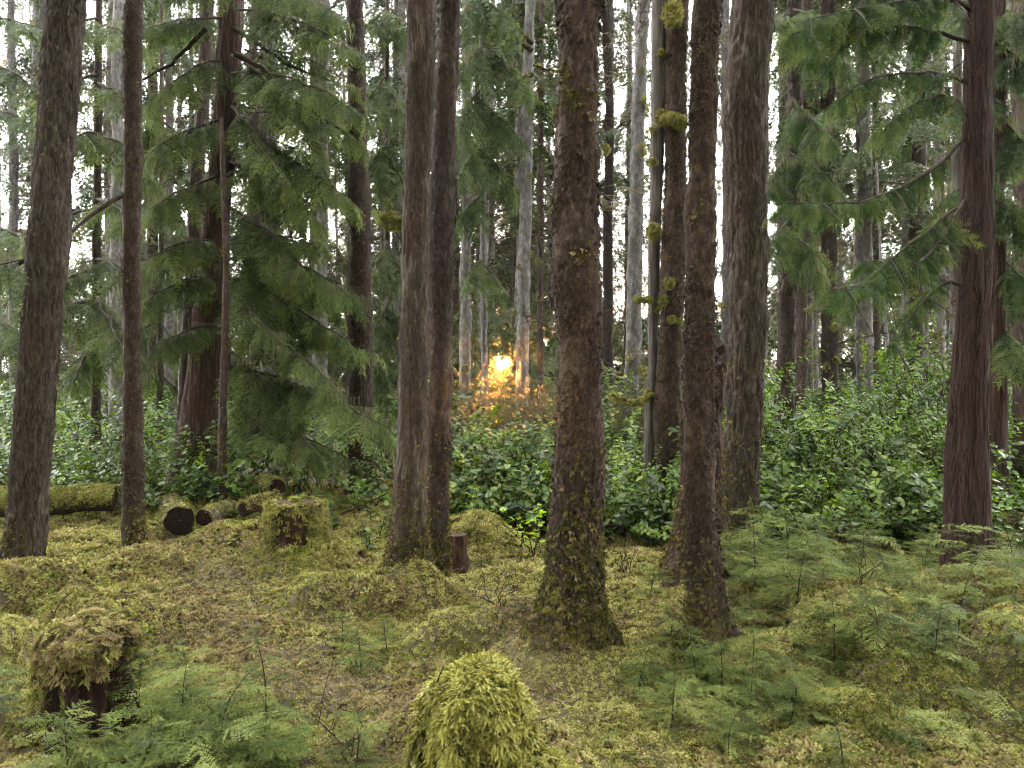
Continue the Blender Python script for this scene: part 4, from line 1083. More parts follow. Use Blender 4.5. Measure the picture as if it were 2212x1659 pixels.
GT = [
 (72, 92, 15, 22, 'pale grey trunk with bare side twigs, left of the thick leaning trunk', 201, 'grey'),
 (252, 256, 26, 17, 'mottled grey trunk half hidden left of the slim dark conifer', 202, 'grey'),
 (1004, 1010, 22, 17, 'grey trunk between the touching pair and the setting sun', 204, 'grey'),
 (1040, 1046, 10, 20, 'thin grey trunk close left of the setting sun', 205, 'grey'),
 (1127, 1146, 26, 16, 'pale furrowed trunk close right of the setting sun', 203, 'grey'),
 (1166, 1170, 12, 18, 'thin dark trunk between the setting sun and the largest trunk', 206, 'dark'),
 (1112, 1122, 13, 24, 'slender shaded trunk behind the one right of the sun', 207, 'dark'),
 (1312, 1318, 18, 19, 'narrow grey trunk close along the right side of the largest trunk', 208, 'grey'),
 (1362, 1390, 31, 13, 'light grey flaky trunk left of the bare weathered snag', 209, 'grey'),
 (1572, 1566, 20, 17, 'thin grey trunk in the gap between the flaky and furrowed trunks', 210, 'grey'),
 (1648, 1655, 15, 19, 'thin grey trunk along the right side of the stout furrowed trunk', 211, 'grey'),
 (1728, 1738, 21, 14, 'moss-tufted trunk close right of the slim dark trunk in the shrubs', 212, 'dark'),
 (1748, 1752, 13, 20, 'thin pale trunk behind the moss-tufted trunk', 213, 'grey'),
 (1794, 1790, 31, 14, 'rough dark trunk with moss tufts, between the slim dark and smooth grey trunks', 214, 'dark'),
 (1870, 1864, 30, 14, 'smooth pale grey trunk among the green shrubs at right', 215, 'grey'),
 (1893, 1892, 14, 19, 'shaded trunk close behind the smooth pale grey one', 216, 'dark'),
 (1974, 1992, 28, 14, 'dark trunk rising behind the tall pointed green shrub', 218, 'dark'),
 (1998, 2008, 13, 19, 'thin grey trunk beside the dark trunk behind the pointed shrub', 219, 'grey'),
 (2030, 2026, 23, 17, 'speckled grey trunk left of the barkless pale one', 220, 'grey'),
 (2058, 2070, 21, 10.5, 'pale barkless trunk close left of the scarred cedar', 221, 'smooth'),
 (1208, 1214, 16, 24, 'grey trunk mostly hidden behind the largest trunk', 223, 'grey'),
 (690, 700, 26, 17, 'grey mottled trunk glimpsed behind the drooping boughs', 224, 'grey'),
 (575, 590, 24, 19, 'faint grey trunk deep behind the drooping boughs', 225, 'grey'),
]
for (ub, ut, w, d, lab, sd, st) in GT:
    top_open = 1290 < ub < 1660
    grey_tree(ub, ut, w, d, lab, sd, st, twigs=34 if top_open else 26, crown=not top_open or d > 18, clumps=7 if sd in (209, 212, 214) else 3)
# thin pale leaning stem
t = thing('birch_tree', 'thin white leaning stem right of the smooth pale grey trunk', 'tree', tuple(np.append(px(1926, 0, 13.0)[:2], 0)))
trunk(t, vpath([(1930, 960, 9), (1922, 800, 8), (1912, 680, 7), (1902, 560, 6), (1896, 430, 5)], 13.0), 'grey', 230, nseg=14, dz=.08, ztop=5.2)
# mossy crooked boughs of the tree right of the sun
Tg = TREES['g203']; c = Crown()
for pts, r0 in (([(1150, 110), (1120, 90), (1080, 80), (1040, 30)], .05), ([(1150, 95), (1110, 55), (1060, 30)], .045), ([(1150, 160), (1120, 175), (1080, 165)], .05), ([(1152, 140), (1180, 150), (1205, 155)], .03)):
    P_ = np.array([px(u, v, 15.8) for u, v in pts]); tq = np.linspace(0, 1, 12); tt = np.linspace(0, 1, len(P_))
    pp = np.stack([np.interp(tq, tt, P_[:, k]) for k in range(3)], -1); c.limbs.append((pp, np.linspace(r0, r0 * .5, 12)))
    nubs(Tg['root'], [(q, .07, .8) for q in pp[2::3]], n=40)
c.build(Tg['root'])
# mossy crooked bough of the hemlock left of the touching pair
Tm = TREES['hemlock_tree134']['root']
P_ = np.array([px(u, v, 11.9) for u, v in [(838, 440), (842, 478), (858, 486), (880, 484)]])
V_, f_ = tube_arrays(P_, np.array([.04, .06, .06, .03]), 8); mb = MB(); mb.add(V_, f_); obj('limb', mb.mesh('limb', [M['limb']], smooth=True), Tm)
V_, f_ = tube_arrays(np.array([px(840, 470, 11.9), px(825, 468, 11.85), px(806, 460, 11.8)]), np.array([.05, .04, .02]), 8); mb = MB(); mb.add(V_, f_); obj('limb', mb.mesh('limb', [M['limb']], smooth=True), Tm)
nubs(Tm, [(px(812, 462, 11.8), .07, .7), (px(830, 472, 11.75), .10, .8), (px(848, 484, 11.7), .12, .8), (px(866, 484, 11.7), .11, .8), (px(845, 462, 11.8), .07, .7), (px(838, 440, 11.8), .06, 1.2)], n=110, protos='moss_pale')
# golden streak of sunlight below the sun, made up as a lichen-hung snag
sn = thing('snag', 'golden streak of sunlight right below the setting sun, shaped as a slim snag', 'snag', tuple(px(1088, 930, 15)))
S_ = trunk(sn, vpath([(1087, 935, 4), (1087, 860, 3), (1088, 800, 2)], 15), 'dark', 231, nseg=10, dz=.1, ztop=px(0, 797, 15)[2])
zz = rng.uniform(px(0, 905, 15)[2], px(0, 792, 15)[2], 60)
Pz = np.stack([np.interp(zz, S_['zs'], S_['cx']) + rng.normal(size=60) * .012, np.interp(zz, S_['zs'], S_['cy']) + rng.normal(size=60) * .02, zz], -1)
scatter('hanging_lichen', Pz, frames_up(np.tile([0, 0, 1.0], (60, 1)), rng), rng.uniform(.07, .15, 60), [lichen_proto('sun_streak_strands', 53, M['golden'], 14)], np.zeros(60, int), sn)  # strands added to catch the gold of the sunlit streak

# ------------------------------------------------------------------ far trees: three kinds, copied
def sun_clear(x, y, z=None, half=.55):
    """the gap in the wood through which the sun is seen"""
    if z is None: return np.abs(x - math.tan(SUN_AZ) * y) < half
    return np.hypot(x - math.tan(SUN_AZ) * y, z - CH - math.tan(SUN_EL) * y) < half
def far_proto(seed, label):
    rg = np.random.default_rng(seed)
    root = thing('spruce_tree', label, 'tree', (0, 0, 0), 'trees deep in the wood')
    H_ = 26.0
    T = trunk(root, [(0, 0, 0, .17), (rg.normal() * .1, rg.normal() * .1, 10, .13), (rg.normal() * .2, 0, H_, .03)], ['grey', 'grey', 'dark'][seed % 3], seed, nseg=12, dz=.25, ztop=H_, amp=1.5, flare=(.5, .2))
    c = Crown()
    for k in range(46):
        z = rg.uniform(4.2, 15); p, r = axis_at(T, z); a = rg.uniform(0, 6.28)
        c.twig(p, np.array([math.cos(a), math.sin(a), rg.uniform(-.35, .1)]), rg.uniform(.7, 1.9))
    zc = rg.uniform(5, 9)
    for k in range(25):
        z = zc + (H_ - zc) * (k + rg.random()) / 25; p, r = axis_at(T, z); a = k * 2.4 + rg.uniform(-.6, .6); l = (2.6 * (1 - (z - zc) / (H_ - zc)) ** .7 + .3) * rg.uniform(.6, 1.15)
        c.bough(p, p + np.array([math.cos(a) * l, math.sin(a) * l, -.3 * l]), .12, 7, .95, .02, .45, lich=0, rg=rg)
    c.limbs = []
    c.build(root, 'far', join=True)
    return root
def copy_tree(root, loc, rz, s, label):
    r = root.copy(); COL.objects.link(r); r.location = loc; r.rotation_euler = (0, 0, rz); r.scale = (s, s, s); r['label'] = label
    for ch in root.children:
        q = ch.copy(); COL.objects.link(q); q.parent = r
    return r
protos_far = [far_proto(301 + k, 'tall far spruce deep in the wood') for k in range(3)]
used = [False] * 3
spots = []
rgf = np.random.default_rng(99)
tries = 0
for off, y in ((-.75, 26), (.8, 28), (-.6, 34), (.62, 37), (-1.5, 31), (1.6, 33), (-.55, 44), (.5, 47), (-1.2, 40), (1.3, 42), (-2.2, 36), (2.4, 39)):      # trunks framing the sun
    spots.append((math.tan(SUN_AZ) * y + off, y))
while len(spots) < 104 and tries < 6000:
    tries += 1
    y = 17 + 38 * rgf.random() ** .9; x = rgf.uniform(-1, 1) * (y * .67)
    if sun_clear(x, y, half=.45): continue
    u = CU + F * x / y
    if any((x - a) ** 2 + (y - b) ** 2 < 1.6 ** 2 for a, b in spots): continue
    if 1290 < u < 1660 and y < 36 and rgf.random() < .8: continue
    spots.append((x, y))
GAPS = [(-200, 'left of the thick leaning trunk'), (85, 'between the thick leaning trunk and the slim dark conifer'), (287, 'between the slim dark conifer and the reddish cedar'), (450, 'between the reddish cedar and the straight dark trunk'),
        (776, 'between the straight dark trunk and the touching pair'), (930, 'between the touching pair and the setting sun'), (1087, 'between the setting sun and the largest trunk'), (1250, 'between the largest trunk and the fungus-spotted trunk'),
        (1450, 'between the fungus-spotted trunk and the furrowed trunk'), (1606, 'between the furrowed trunk and the slim dark trunk'), (1697, 'between the slim dark trunk and the smooth grey one'), (1868, 'between the smooth grey trunk and the scarred cedar'), (2095, 'right of the scarred cedar')]
ORD = ['first', 'second', 'third', 'fourth', 'fifth', 'sixth', 'seventh', 'eighth', 'ninth', 'tenth', 'eleventh', 'twelfth', 'thirteenth', 'fourteenth', 'fifteenth', 'sixteenth', 'seventeenth', 'eighteenth', 'nineteenth', 'twentieth', 'twenty-first', 'twenty-second', 'twenty-third', 'twenty-fourth', 'twenty-fifth', 'twenty-sixth', 'twenty-seventh', 'twenty-eighth']
us = [CU + F * x / y for x, y in spots]
gap = [max(k for k, g in enumerate(GAPS) if u >= g[0]) for u in us]
def far_label(i):
    rank = sorted((us[j], j) for j in range(len(us)) if gap[j] == gap[i]).index((us[i], i))
    return '%s far spruce from left, %s' % (ORD[min(rank, 27)], GAPS[gap[i]][1])
for i, (x, y) in enumerate(spots):
    k = i % 3; lab = far_label(i)
    loc = (x, y, tz(x, y)); rz = rgf.uniform(0, 6.28); s = rgf.uniform(.8, 1.2)
    if not used[k]:
        used[k] = True; r = protos_far[k]; r.location = loc; r.rotation_euler = (0, 0, rz); r.scale = (s, s, s); r['label'] = lab
    else: copy_tree(protos_far[k], loc, rz, s, lab)

# the wood beyond, one mass of foliage and dead twigs, plus sprays added round the sun
def far_wood():
    n = 14000
    y = rgf.uniform(40, 75, n); x = rgf.uniform(-1, 1, n) * (y * .8 + 4)
    z = np.where(rgf.random(n) < .62, 10 * rgf.random(n), 24 * rgf.random(n) ** 1.2)
    nz = fbm(np.stack([x * .22, y * .22, z * .12], -1), 71, 3)
    k = (nz > -.75 + .075 * z - .5 * (np.abs(x + .011 * y) < 4))
    u = CU + F * x / y
    k &= ~((u > 1290) & (u < 1660) & (z > 6) & (rgf.random(n) < .85)) & ~((z > 10) & (rgf.random(n) < .5))
    x, y, z = x[k], y[k], z[k]; a = rgf.uniform(0, 6.28, len(x))
    f = np.stack([np.cos(a), np.sin(a), -rgf.uniform(.1, .8, len(x))], -1)
    sz = rgf.uniform(1.4, 2.8, len(x)); z = z + .3; f = nrm(f); ok = np.ones(len(x), bool)
    for t_ in (0, .33, .66, 1.0):
        q = np.stack([x, y, z], -1) + f * (sz * t_)[:, None]
        ok &= ~sun_clear(q[:, 0], q[:, 1], q[:, 2], half=.48 + .34 * sz * (1 - .8 * t_))
    x, y, z, f, sz = x[ok], y[ok], z[ok], f[ok], sz[ok]
    m_ = 2600; yy = rgf.uniform(30, 76, m_); rr = .45 + 2.4 * rgf.random(m_) ** 1.2; th = rgf.uniform(0, 6.283, m_); s2 = rgf.uniform(.45, .95, m_)  # loose small sprays added round the sun line to shrink its bright blob
    p2 = np.stack([math.tan(SUN_AZ) * yy + rr * np.cos(th), yy, CH + math.tan(SUN_EL) * yy + rr * np.sin(th)], -1); a2 = rgf.uniform(0, 6.283, m_)
    f2 = nrm(np.stack([np.cos(a2), np.sin(a2), -rgf.uniform(.1, .8, m_)], -1)); ok = p2[:, 2] > .2
    for t_ in (0, .5, 1.0):
        q = p2 + f2 * (s2 * t_)[:, None]; ok &= ~sun_clear(q[:, 0], q[:, 1], q[:, 2], half=.44 * yy / 57 + .3 * s2 * (1 - .8 * t_))
    m3 = 1100; y3 = rgf.uniform(18, 29, m3); r3 = .24 + 1.5 * rgf.random(m3); t3 = rgf.uniform(0, 6.283, m3); s3 = rgf.uniform(.25, .55, m3)  # nearer loose sprays, added to hide the lit leaves round the sun
    p3 = np.stack([math.tan(SUN_AZ) * y3 + r3 * np.cos(t3), y3, CH + math.tan(SUN_EL) * y3 + r3 * np.sin(t3)], -1); a3 = rgf.uniform(0, 6.283, m3); f3_ = nrm(np.stack([np.cos(a3), np.sin(a3), -rgf.uniform(.1, .9, m3)], -1)); ok3 = p3[:, 2] > .3
    for t_ in (0, .5, 1.0):
        q = p3 + f3_ * (s3 * t_)[:, None]; ok3 &= ~sun_clear(q[:, 0], q[:, 1], q[:, 2], half=.20 + .28 * s3 * (1 - .8 * t_))
    p2 = np.concatenate([p2, p3]); f2 = np.concatenate([f2, f3_]); s2 = np.append(s2, s3); ok = np.append(ok, ok3)
    x = np.append(x, p2[ok, 0]); y = np.append(y, p2[ok, 1]); z = np.append(z, p2[ok, 2]); f = np.concatenate([f, f2[ok]]); sz = np.append(sz, s2[ok])
    o = scatter('far_wood', np.stack([x, y, z], -1), frames_fwd(f, np.tile([0, 0, 1.0], (len(x), 1)) + rgf.normal(size=(len(x), 3)) * .4), sz, PM['far'] + PM['twig'], rgf.choice(4, len(x), p=[.40, .39, .06, .15]))
    tag(o, 'hazy mass of distant conifers closing the wood, with sprays added round the sun', 'woods', kind='stuff')
far_wood()
# the wood goes on behind and beside the viewpoint
def wood_around():
    me_o = []
    for r in protos_far:
        for ch in r.children:
            if ch.name.startswith('crown') : me_o.append(proto('tree_behind', ch.data))
    tr = [proto('trunk_behind', ch.data) for r in protos_far for ch in r.children if ch.name.startswith('trunk')]
    P = []
    while len(P) < 85:
        a = rgf.uniform(-math.pi, 0) ; q = rgf.uniform(4.0, 24); x, y = math.cos(a) * q * 1.1, math.sin(a) * q + 1.0
        if rgf.random() < .3: x, y = rgf.choice([-1, 1]) * rgf.uniform(9, 20), rgf.uniform(0, 9)
        if abs(x) < .75 * y + 2.5 and y > -2: continue
        if any((x - b[0]) ** 2 + (y - b[1]) ** 2 < 3 for b in P): continue
        P.append((x, y, tz(x, y)))
    P = np.array(P); n = len(P); idx = rgf.integers(0, 3, n); sc_ = rgf.uniform(.7, 1.1, n); R = frames_up(np.tile([0, 0, 1.0], (n, 1)), rgf)
    o = scatter('surrounding_wood', np.concatenate([P, P]), np.concatenate([R, R]), np.concatenate([sc_, sc_]), me_o + tr, np.concatenate([idx, idx + 3]))
    tag(o, 'conifers of the same wood standing behind and beside the viewpoint', 'woods', kind='stuff')
wood_around()

# ------------------------------------------------------------------ shrub thicket (mass) and single shrubs at its front edge
rgs = np.random.default_rng(55)
def thicket(name, label, n, ulim, dlim, hgt, protos, mix=None, size=(.5, .8)):
    u = rgs.uniform(ulim[0], ulim[1], n); d = dlim[0] + (dlim[1] - dlim[0]) * rgs.random(n) ** 1.2
    x = (u - CU) / F * d
    hz = fbm(np.stack([x * .8, d * .8, 0 * x], -1), 81, 3)
    top = hgt * np.clip(1 + .95 * hz, .25, 1.9) * np.clip(.15 + (d - dlim[0]) * .5, .1, 1) + np.where(rgs.random(n) < .06, .3, 0)
    z = terrain(x, d) + top * rgs.random(n) ** .8 - .15
    keep = fbm(np.stack([x * 1.3, d * 1.3, z * 1.3], -1), 83, 2) > -.3
    keep &= ~((np.abs(x - math.tan(SUN_AZ) * d) < .7) & (z > CH + math.tan(SUN_EL) * d - 1.15) & (d > 9))       # low gap under the sun
    for T in TREES.values():
        keep &= np.hypot(x - T['cx'][10], d - T['cy'][10]) > T['r'][10] + .12
    x, d, z = x[keep], d[keep], np.maximum(z, terrain(x, d) - .02)[keep]; m_ = len(x)
    up = np.stack([rgs.normal(size=m_) * .35, -.25 + rgs.normal(size=m_) * .35, np.ones(m_)], -1)
    idx = rgs.integers(0, len(protos), m_) if mix is None else rgs.choice(len(protos), m_, p=mix)
    o = scatter(name, np.stack([x, d, z], -1), frames_up(up, rgs), rgs.uniform(*size, m_), protos, idx)
    return tag(o, label, 'shrub thicket', kind='stuff')
SH = PM['salal'] + PM['huckle']
W1 = [.2, .2, .18, .18, .08, .08, .08]; W2 = [.12, .12, .12, .12, .18, .17, .17]
thicket('salal_thicket', 'dense dark glossy-leaved shrubs behind the trunks on the left', 1700, (-200, 860), (9.0, 15.0), .72, SH, W1)
thicket('salal_thicket', 'glossy blue-green shrubs between the touching pair and the largest trunk', 1100, (930, 1230), (7.7, 13.0), .72, SH, W1)
thicket('salal_thicket', 'bright green shrubs between the largest trunk and the flaky trunk', 1100, (1250, 1560), (7.6, 13.0), .8, SH, W2)
thicket('salal_thicket', 'tall tangled green shrubs filling the right side behind the saplings', 3300, (1580, 2400), (7.2, 15.0), .98, SH, W2)
thicket('salal_thicket', 'low far band of green shrubs along the foot of the wood', 2600, (-300, 2500), (15.0, 24.0), .7, SH, W1, size=(.7, 1.2))
# dry tan brush under the sun
n = 300; u = np.concatenate([np.where(rgs.random(160) < .5, rgs.uniform(990, 1060, 160), rgs.uniform(1115, 1200, 160)), rgs.uniform(1310, 1480, 140)]); d = rgs.uniform(11, 14, n); x = (u - CU) / F * d
o = scatter('dry_brush', np.stack([x, d, rgs.uniform(.2, .95, n)], -1), frames_fwd(np.stack([rgs.normal(size=n) * .6, rgs.normal(size=n) * .4, np.ones(n)], -1), (0.3, 1, 0.1)), rgs.uniform(.4, .9, n), [PM['twig'][1]], np.zeros(n, int))
tag(o, 'tan dry brush below the setting sun and beside the snag', 'dry brush', kind='stuff')

def shrub(u, d, label, nsh, L_, leafme, cat='shrub', name='salal_shrub', nlv=13, lsz=.075, spread=.2, seed=0, zoff=0.0):
    """single shrub: stems, each leaf a piece of its own"""
    rg = np.random.default_rng(seed); x = (u - CU) / F * d; z = tz(x, d) + zoff
    root = thing(name, label, cat, (x, d, z))
    for k in range(nsh):
        ln = L_ * rg.uniform(.65, 1.1); pts, lv = shoot_layout(rg, nlv, ln, rg.uniform(.25, .75), lsz)
        org = np.array([rg.normal() * spread, rg.normal() * spread, -.03])
        V_, f_ = tube_arrays(pts, np.linspace(.006, .002, 7), 4); mb = MB(); mb.add(V_, f_)
        st = bpy.data.objects.new('stem', mb.mesh('stem', [M['limb']], smooth=True)); COL.objects.link(st); st.parent = root; st.location = org
        for (p, R, s) in lv:
            o = bpy.data.objects.new('leaf', leafme); COL.objects.link(o); o.parent = st
            o.location = p; o.rotation_euler = euler(R[None])[0]; o.scale = (s, s * rg.uniform(.85, 1.15), s)
    return root
shrub(560, 8.3, 'low blue-green leafy shrub in front of the leaning reddish cedar roots', 7, .42, LEAF, seed=401, spread=.22)
shrub(425, 8.6, 'leafy shrub sprouting over the foot of the reddish cedar', 7, .5, LEAF, seed=402, spread=.2)
shrub(700, 8.0, 'spreading low glossy shrub between the mossy cut stump and dark trunk', 7, .38, LEAF, seed=403, spread=.3)
shrub(815, 7.6, 'small glossy shrub at the left side of the touching pair', 6, .34, LEAF, seed=404, spread=.18)
shrub(1000, 7.6, 'glossy shrub right behind the small red stump', 8, .6, LEAF, seed=405, spread=.22)
shrub(1075, 7.8, 'tall glossy blue-green shrub left of the yellow-green sprig', 9, .8, LEAF, seed=406, spread=.25)
shrub(1340, 7.4, 'shrub close right of the largest trunk', 9, .7, LEAF, seed=407, spread=.22)
shrub(1410, 7.3, 'shrub left of the broken snag flare', 9, .85, LEAF, seed=408, spread=.25)
shrub(1700, 7.2, 'leafy shrub right of the stout furrowed trunk base', 9, .8, LEAFH, seed=409, spread=.25, lsz=.075)
shrub(1800, 7.4, 'rounded shrub at right, left of the arching cedar spray', 10, .85, LEAF, seed=410, spread=.3)
shrub(1930, 7.6, 'shrub left of the scarred cedar foot', 10, .8, LEAF, seed=411, spread=.28)
shrub(2170, 6.6, 'dark glossy shrub right of the scarred cedar foot', 10, .75, LEAF, seed=412, spread=.22)
shrub(1985, 9.6, 'tall pointed bright green shrub standing above the thicket', 14, 1.45, LEAFH, seed=413, spread=.22, nlv=24, lsz=.10)
shrub(1142, 6.7, 'yellow-green round-leaved sprig left of the largest trunk', 5, .62, LEAFB, seed=414, spread=.06, nlv=7, lsz=.075, name='leafy_sprig', cat='sprig')
shrub(1118, 6.9, 'smaller pale green sprig beside the yellow-green one', 3, .35, LEAFB, seed=415, spread=.06, nlv=6, lsz=.05, name='leafy_sprig', cat='sprig')
shrub(1745, 8.0, 'upright shrub between slim dark and rough dark trunks', 8, 1.2, LEAFH, seed=416, spread=.2, nlv=16, lsz=.08)
shrub(150, 9.0, 'glossy shrub behind the fallen mossy log at left', 9, .75, LEAF, seed=417, spread=.3)
shrub(250, 9.2, 'glossy shrub behind the slim dark conifer at left', 9, .7, LEAF, seed=418, spread=.3)

# ------------------------------------------------------------------ hemlock saplings on the floor
def sapling(u, v, h, label, seed, nb=12, sl_=.3, lean=0.0, d=None):
    rg = np.random.default_rng(seed)
    if d is None: x, y = G(u, v)
    else: x, y = (u - CU) / F * d, d
    z = tz(x, y)
    root = thing('hemlock_sapling', label, 'sapling', (x, y, z))
    top = np.array([lean * h + rg.normal() * .05 * h, rg.normal() * .05 * h, h])
    pts = bez((0, 0, -.04), (rg.normal() * .03, rg.normal() * .03, h * .6), top, 8)
    V_, f_ = tube_arrays(pts, np.linspace(.0045, .001, 8), 5); mb = MB(); mb.add(V_, f_)
    st = bpy.data.objects.new('stem', mb.mesh('stem', [M['limb']], smooth=True)); COL.objects.link(st); st.parent = root
    for k in range(nb):
        t = .12 + .9 * (k + rg.random() * .6) / nb; t = min(t, .98); i = min(int(t * 7), 6); f = t * 7 - i; p = pts[i] * (1 - f) + pts[i + 1] * f
        a = k * 2.4 + rg.uniform(-.4, .4); dv = np.array([math.cos(a), math.sin(a), rg.uniform(-.05, .4)])
        s = sl_ * (1.1 - .6 * t) * rg.uniform(.75, 1.2)
        R = frames_fwd(dv[None], np.array([rg.normal() * .2, rg.normal() * .2 - .15, 1.0]))[0]
        o = bpy.data.objects.new('branch_spray', SAPS[rg.integers(0, 3)]); COL.objects.link(o); o.parent = root
        o.location = p; o.rotation_euler = euler(R[None])[0]; o.scale = (s, s * rg.uniform(.8, 1.1), s)
    R = frames_fwd(np.array([[.15, 0, 1.0]]), (1, 0, 0))[0]
    o = bpy.data.objects.new('branch_spray', SAPS[0]); COL.objects.link(o); o.parent = root; o.location = pts[-2]; o.rotation_euler = euler(R[None])[0]; o.scale = (sl_ * .4,) * 3
    return root
SAP = [
 (300, 1545, .36, 'feathery green sapling growing against the rotten stump at left front', 16, .32),
 (330, 1620, .28, 'low spreading sapling at bottom left, right of the rotten stump foot', 15, .30),
 (400, 1580, .40, 'bushy sapling at left front, right of the rotten stump', 16, .30),
 (480, 1600, .36, 'bushy sapling at left front, second right of the rotten stump', 15, .30),
 (570, 1560, .48, 'upright thin sapling with bare lower stem left of the bottom centre', 10, .20),
 (150, 1650, .26, 'small dark sapling in the bottom left corner', 12, .28),
 (560, 1650, .22, 'low sapling at the bottom edge left of the moss-covered stump', 12, .26),
 (760, 1640, .26, 'small sapling close left of the moss-covered stump at bottom', 10, .22),
 (400, 1500, .30, 'small sapling behind the bushy pair at left front', 12, .24),
 (780, 1430, .24, 'small green sapling in front of the moss hummock', 12, .22),
 (840, 1400, .20, 'tiny sapling on the slope below the touching pair', 10, .2),
 (740, 1380, .18, 'tiny pale sapling on the slope at the left end of the hummock', 9, .18),
 (1060, 1340, .24, 'thin twiggy sapling left of the largest trunk', 7, .14),
 (1380, 1480, .24, 'small sapling at the right foot of the largest trunk', 12, .24),
 (1450, 1560, .22, 'low sapling between largest and flaky trunks, near the front', 12, .24),
 (1510, 1460, .34, 'leafy sapling at the foot of the flaky right-hand trunk', 14, .26),
 (1560, 1500, .30, 'second leafy sapling just right of the flaky trunk foot', 14, .26),
 (1400, 1330, .22, 'small sapling in the gap behind largest trunk and flaky trunk', 11, .2),
 (1450, 1380, .22, 'small sapling close left of the flaky trunk', 11, .22),
 (1630, 1330, .55, 'feathery sapling right of the flaky trunk, front one', 18, .36),
 (1700, 1290, .60, 'tall feathery sapling right of the stout furrowed trunk', 18, .38),
 (1640, 1250, .50, 'feathery sapling touching the stout furrowed trunk', 16, .34),
 (1790, 1270, .60, 'tall feathery sapling in the middle of the right-hand group', 18, .38),
 (1860, 1250, .55, 'feathery sapling at the right of the sapling group, behind', 16, .36),
 (1720, 1380, .45, 'low feathery sapling in front of the right-hand group', 16, .34),
 (1800, 1440, .36, 'sapling beside the pale moss hummock at right', 14, .30),
 (1930, 1290, .42, 'dark green sapling left of the scarred cedar foot', 15, .34),
 (2090, 1280, .40, 'sapling with arched sprays in front of the scarred cedar', 14, .32),
 (2160, 1270, .36, 'sapling right of the scarred cedar', 14, .32),
 (1990, 1390, .42, 'upright sapling on the moss in front of the scarred cedar', 14, .26),
 (2070, 1420, .44, 'slim sapling on the far right moss hummock', 12, .24),
 (1890, 1470, .30, 'spreading sapling at the hollow of the right hummocks', 15, .32),
 (2020, 1480, .26, 'low spreading sapling near the right edge', 14, .32),
 (1620, 1500, .30, 'low sapling on the slope right of the flaky trunk', 14, .28),
 (1700, 1560, .28, 'low sapling beside the mossy log butt', 13, .26),
 (1820, 1640, .20, 'tiny sapling in front of the mossy log butt', 9, .18),
 (2190, 1400, .30, 'sapling at the right edge above the corner hummock', 12, .26),
 (2000, 1240, .40, 'feathery sapling deep right, left of the scarred cedar', 15, .34),
 (1580, 1600, .22, 'small sapling in the front right of centre', 11, .22),
 (0, 1560, .30, 'dark sapling cut by the left edge behind the rotten stump', 12, .26),
]
for i, (u, v, h, lab, nb, s_) in enumerate(SAP):
    sapling(u, v, h, lab, 500 + i, nb + 10, s_ * .85, lean=np.random.default_rng(i).normal() * .15)

def cover(name, label, n, ulim, vlim, hmax, seed):
    rg = np.random.default_rng(seed); u = rg.uniform(*ulim, n); v = rg.uniform(*vlim, n); d = CH * F / (v - HV); x = (u - CU) / F * d
    k = (fbm(np.stack([x * 1.6, d * 1.6, 0 * x], -1), seed, 3) > -.12) & (np.hypot(x + 1.96, d - 3.4) > .4); x, d = x[k], d[k]; n = len(x)
    z = terrain(x, d) + rg.random(n) ** 1.3 * hmax + .02; a = rg.uniform(0, 6.28, n)
    f = np.stack([np.cos(a), np.sin(a), rg.uniform(-.15, .45, n)], -1)
    o = scatter(name, np.stack([x, d, z], -1), frames_fwd(f, np.tile([0, -.2, 1.0], (n, 1)) + rg.normal(size=(n, 3)) * .2), rg.uniform(.09, .24, n), [proto('cover_spray', m_) for m_ in SAPS])
    tag(o, label, 'seedlings', kind='stuff')
cover('seedling_cover', 'carpet of feathery conifer seedlings below the right-hand shrubs', 1100, (1560, 2300), (1140, 1400), .34, 801)
cover('seedling_cover', 'low feathery seedlings on the right foreground hummocks', 300, (1330, 2250), (1400, 1600), .14, 802)
cover('seedling_cover', 'low feathery seedlings in the left foreground around the rotten stump', 280, (-20, 640), (1500, 1700), .2, 803)

# ------------------------------------------------------------------ stumps, logs and moss mounds
def blob_moss(parent, V, Nn, n, protos='hang', mix=(.55, .3, .15), scale=(.02, .04), wt=None, droop=.3, name='moss'):
    w = np.ones(len(V)) if wt is None else np.clip(wt, 0, None); w = w / w.sum()
    i = rng.choice(len(V), n, p=w)
    P = V[i] + rng.normal(size=(n, 3)) * .008; nn = Nn[i]
    up = nn + rng.normal(size=nn.shape) * .3
    idx = rng.choice(3, n, p=mix)
    yaw = np.tile([0, 0, -1.0], (n, 1)) + rng.normal(size=(n, 3)) * (.6 if protos == 'bright_shag' else .8)
    return scatter(name, P, frames_up(up, rng, yaw), rng.uniform(*scale, n), PM[protos], idx, parent)

def dome(x, y, zb, prof, seed, nseg=48, ell=(1, 1), nz=.12, fr=5.0):
    """prof: list of (z, r) from bottom up; returns ring vertices and normals"""
    pr = np.array(prof); zs = np.linspace(pr[0, 0], pr[-1, 0], 40); r = np.interp(zs, pr[:, 0], pr[:, 1])
    a = np.arange(nseg) / nseg * 6.28318; A, Z = np.meshgrid(a, zs); Rr = np.repeat(r[:, None], nseg, 1)
    q = np.stack([np.cos(A) * 1.0, np.sin(A), Z * fr * .6], -1).reshape(-1, 3) * [fr * .4, fr * .4, 1]
    Rr = Rr * (1 + nz * fbm(q, seed, 3).reshape(Rr.shape))
    V = np.stack([x + np.cos(A) * Rr * ell[0], y + np.sin(A) * Rr * ell[1], zb + Z], -1).reshape(-1, 3)
    dr = np.gradient(r, zs); nn = np.stack([np.cos(A), np.sin(A), np.repeat(-dr[:, None], nseg, 1).clip(-1, 6)], -1).reshape(-1, 3)
    return V, nrm(nn), nseg, len(zs)

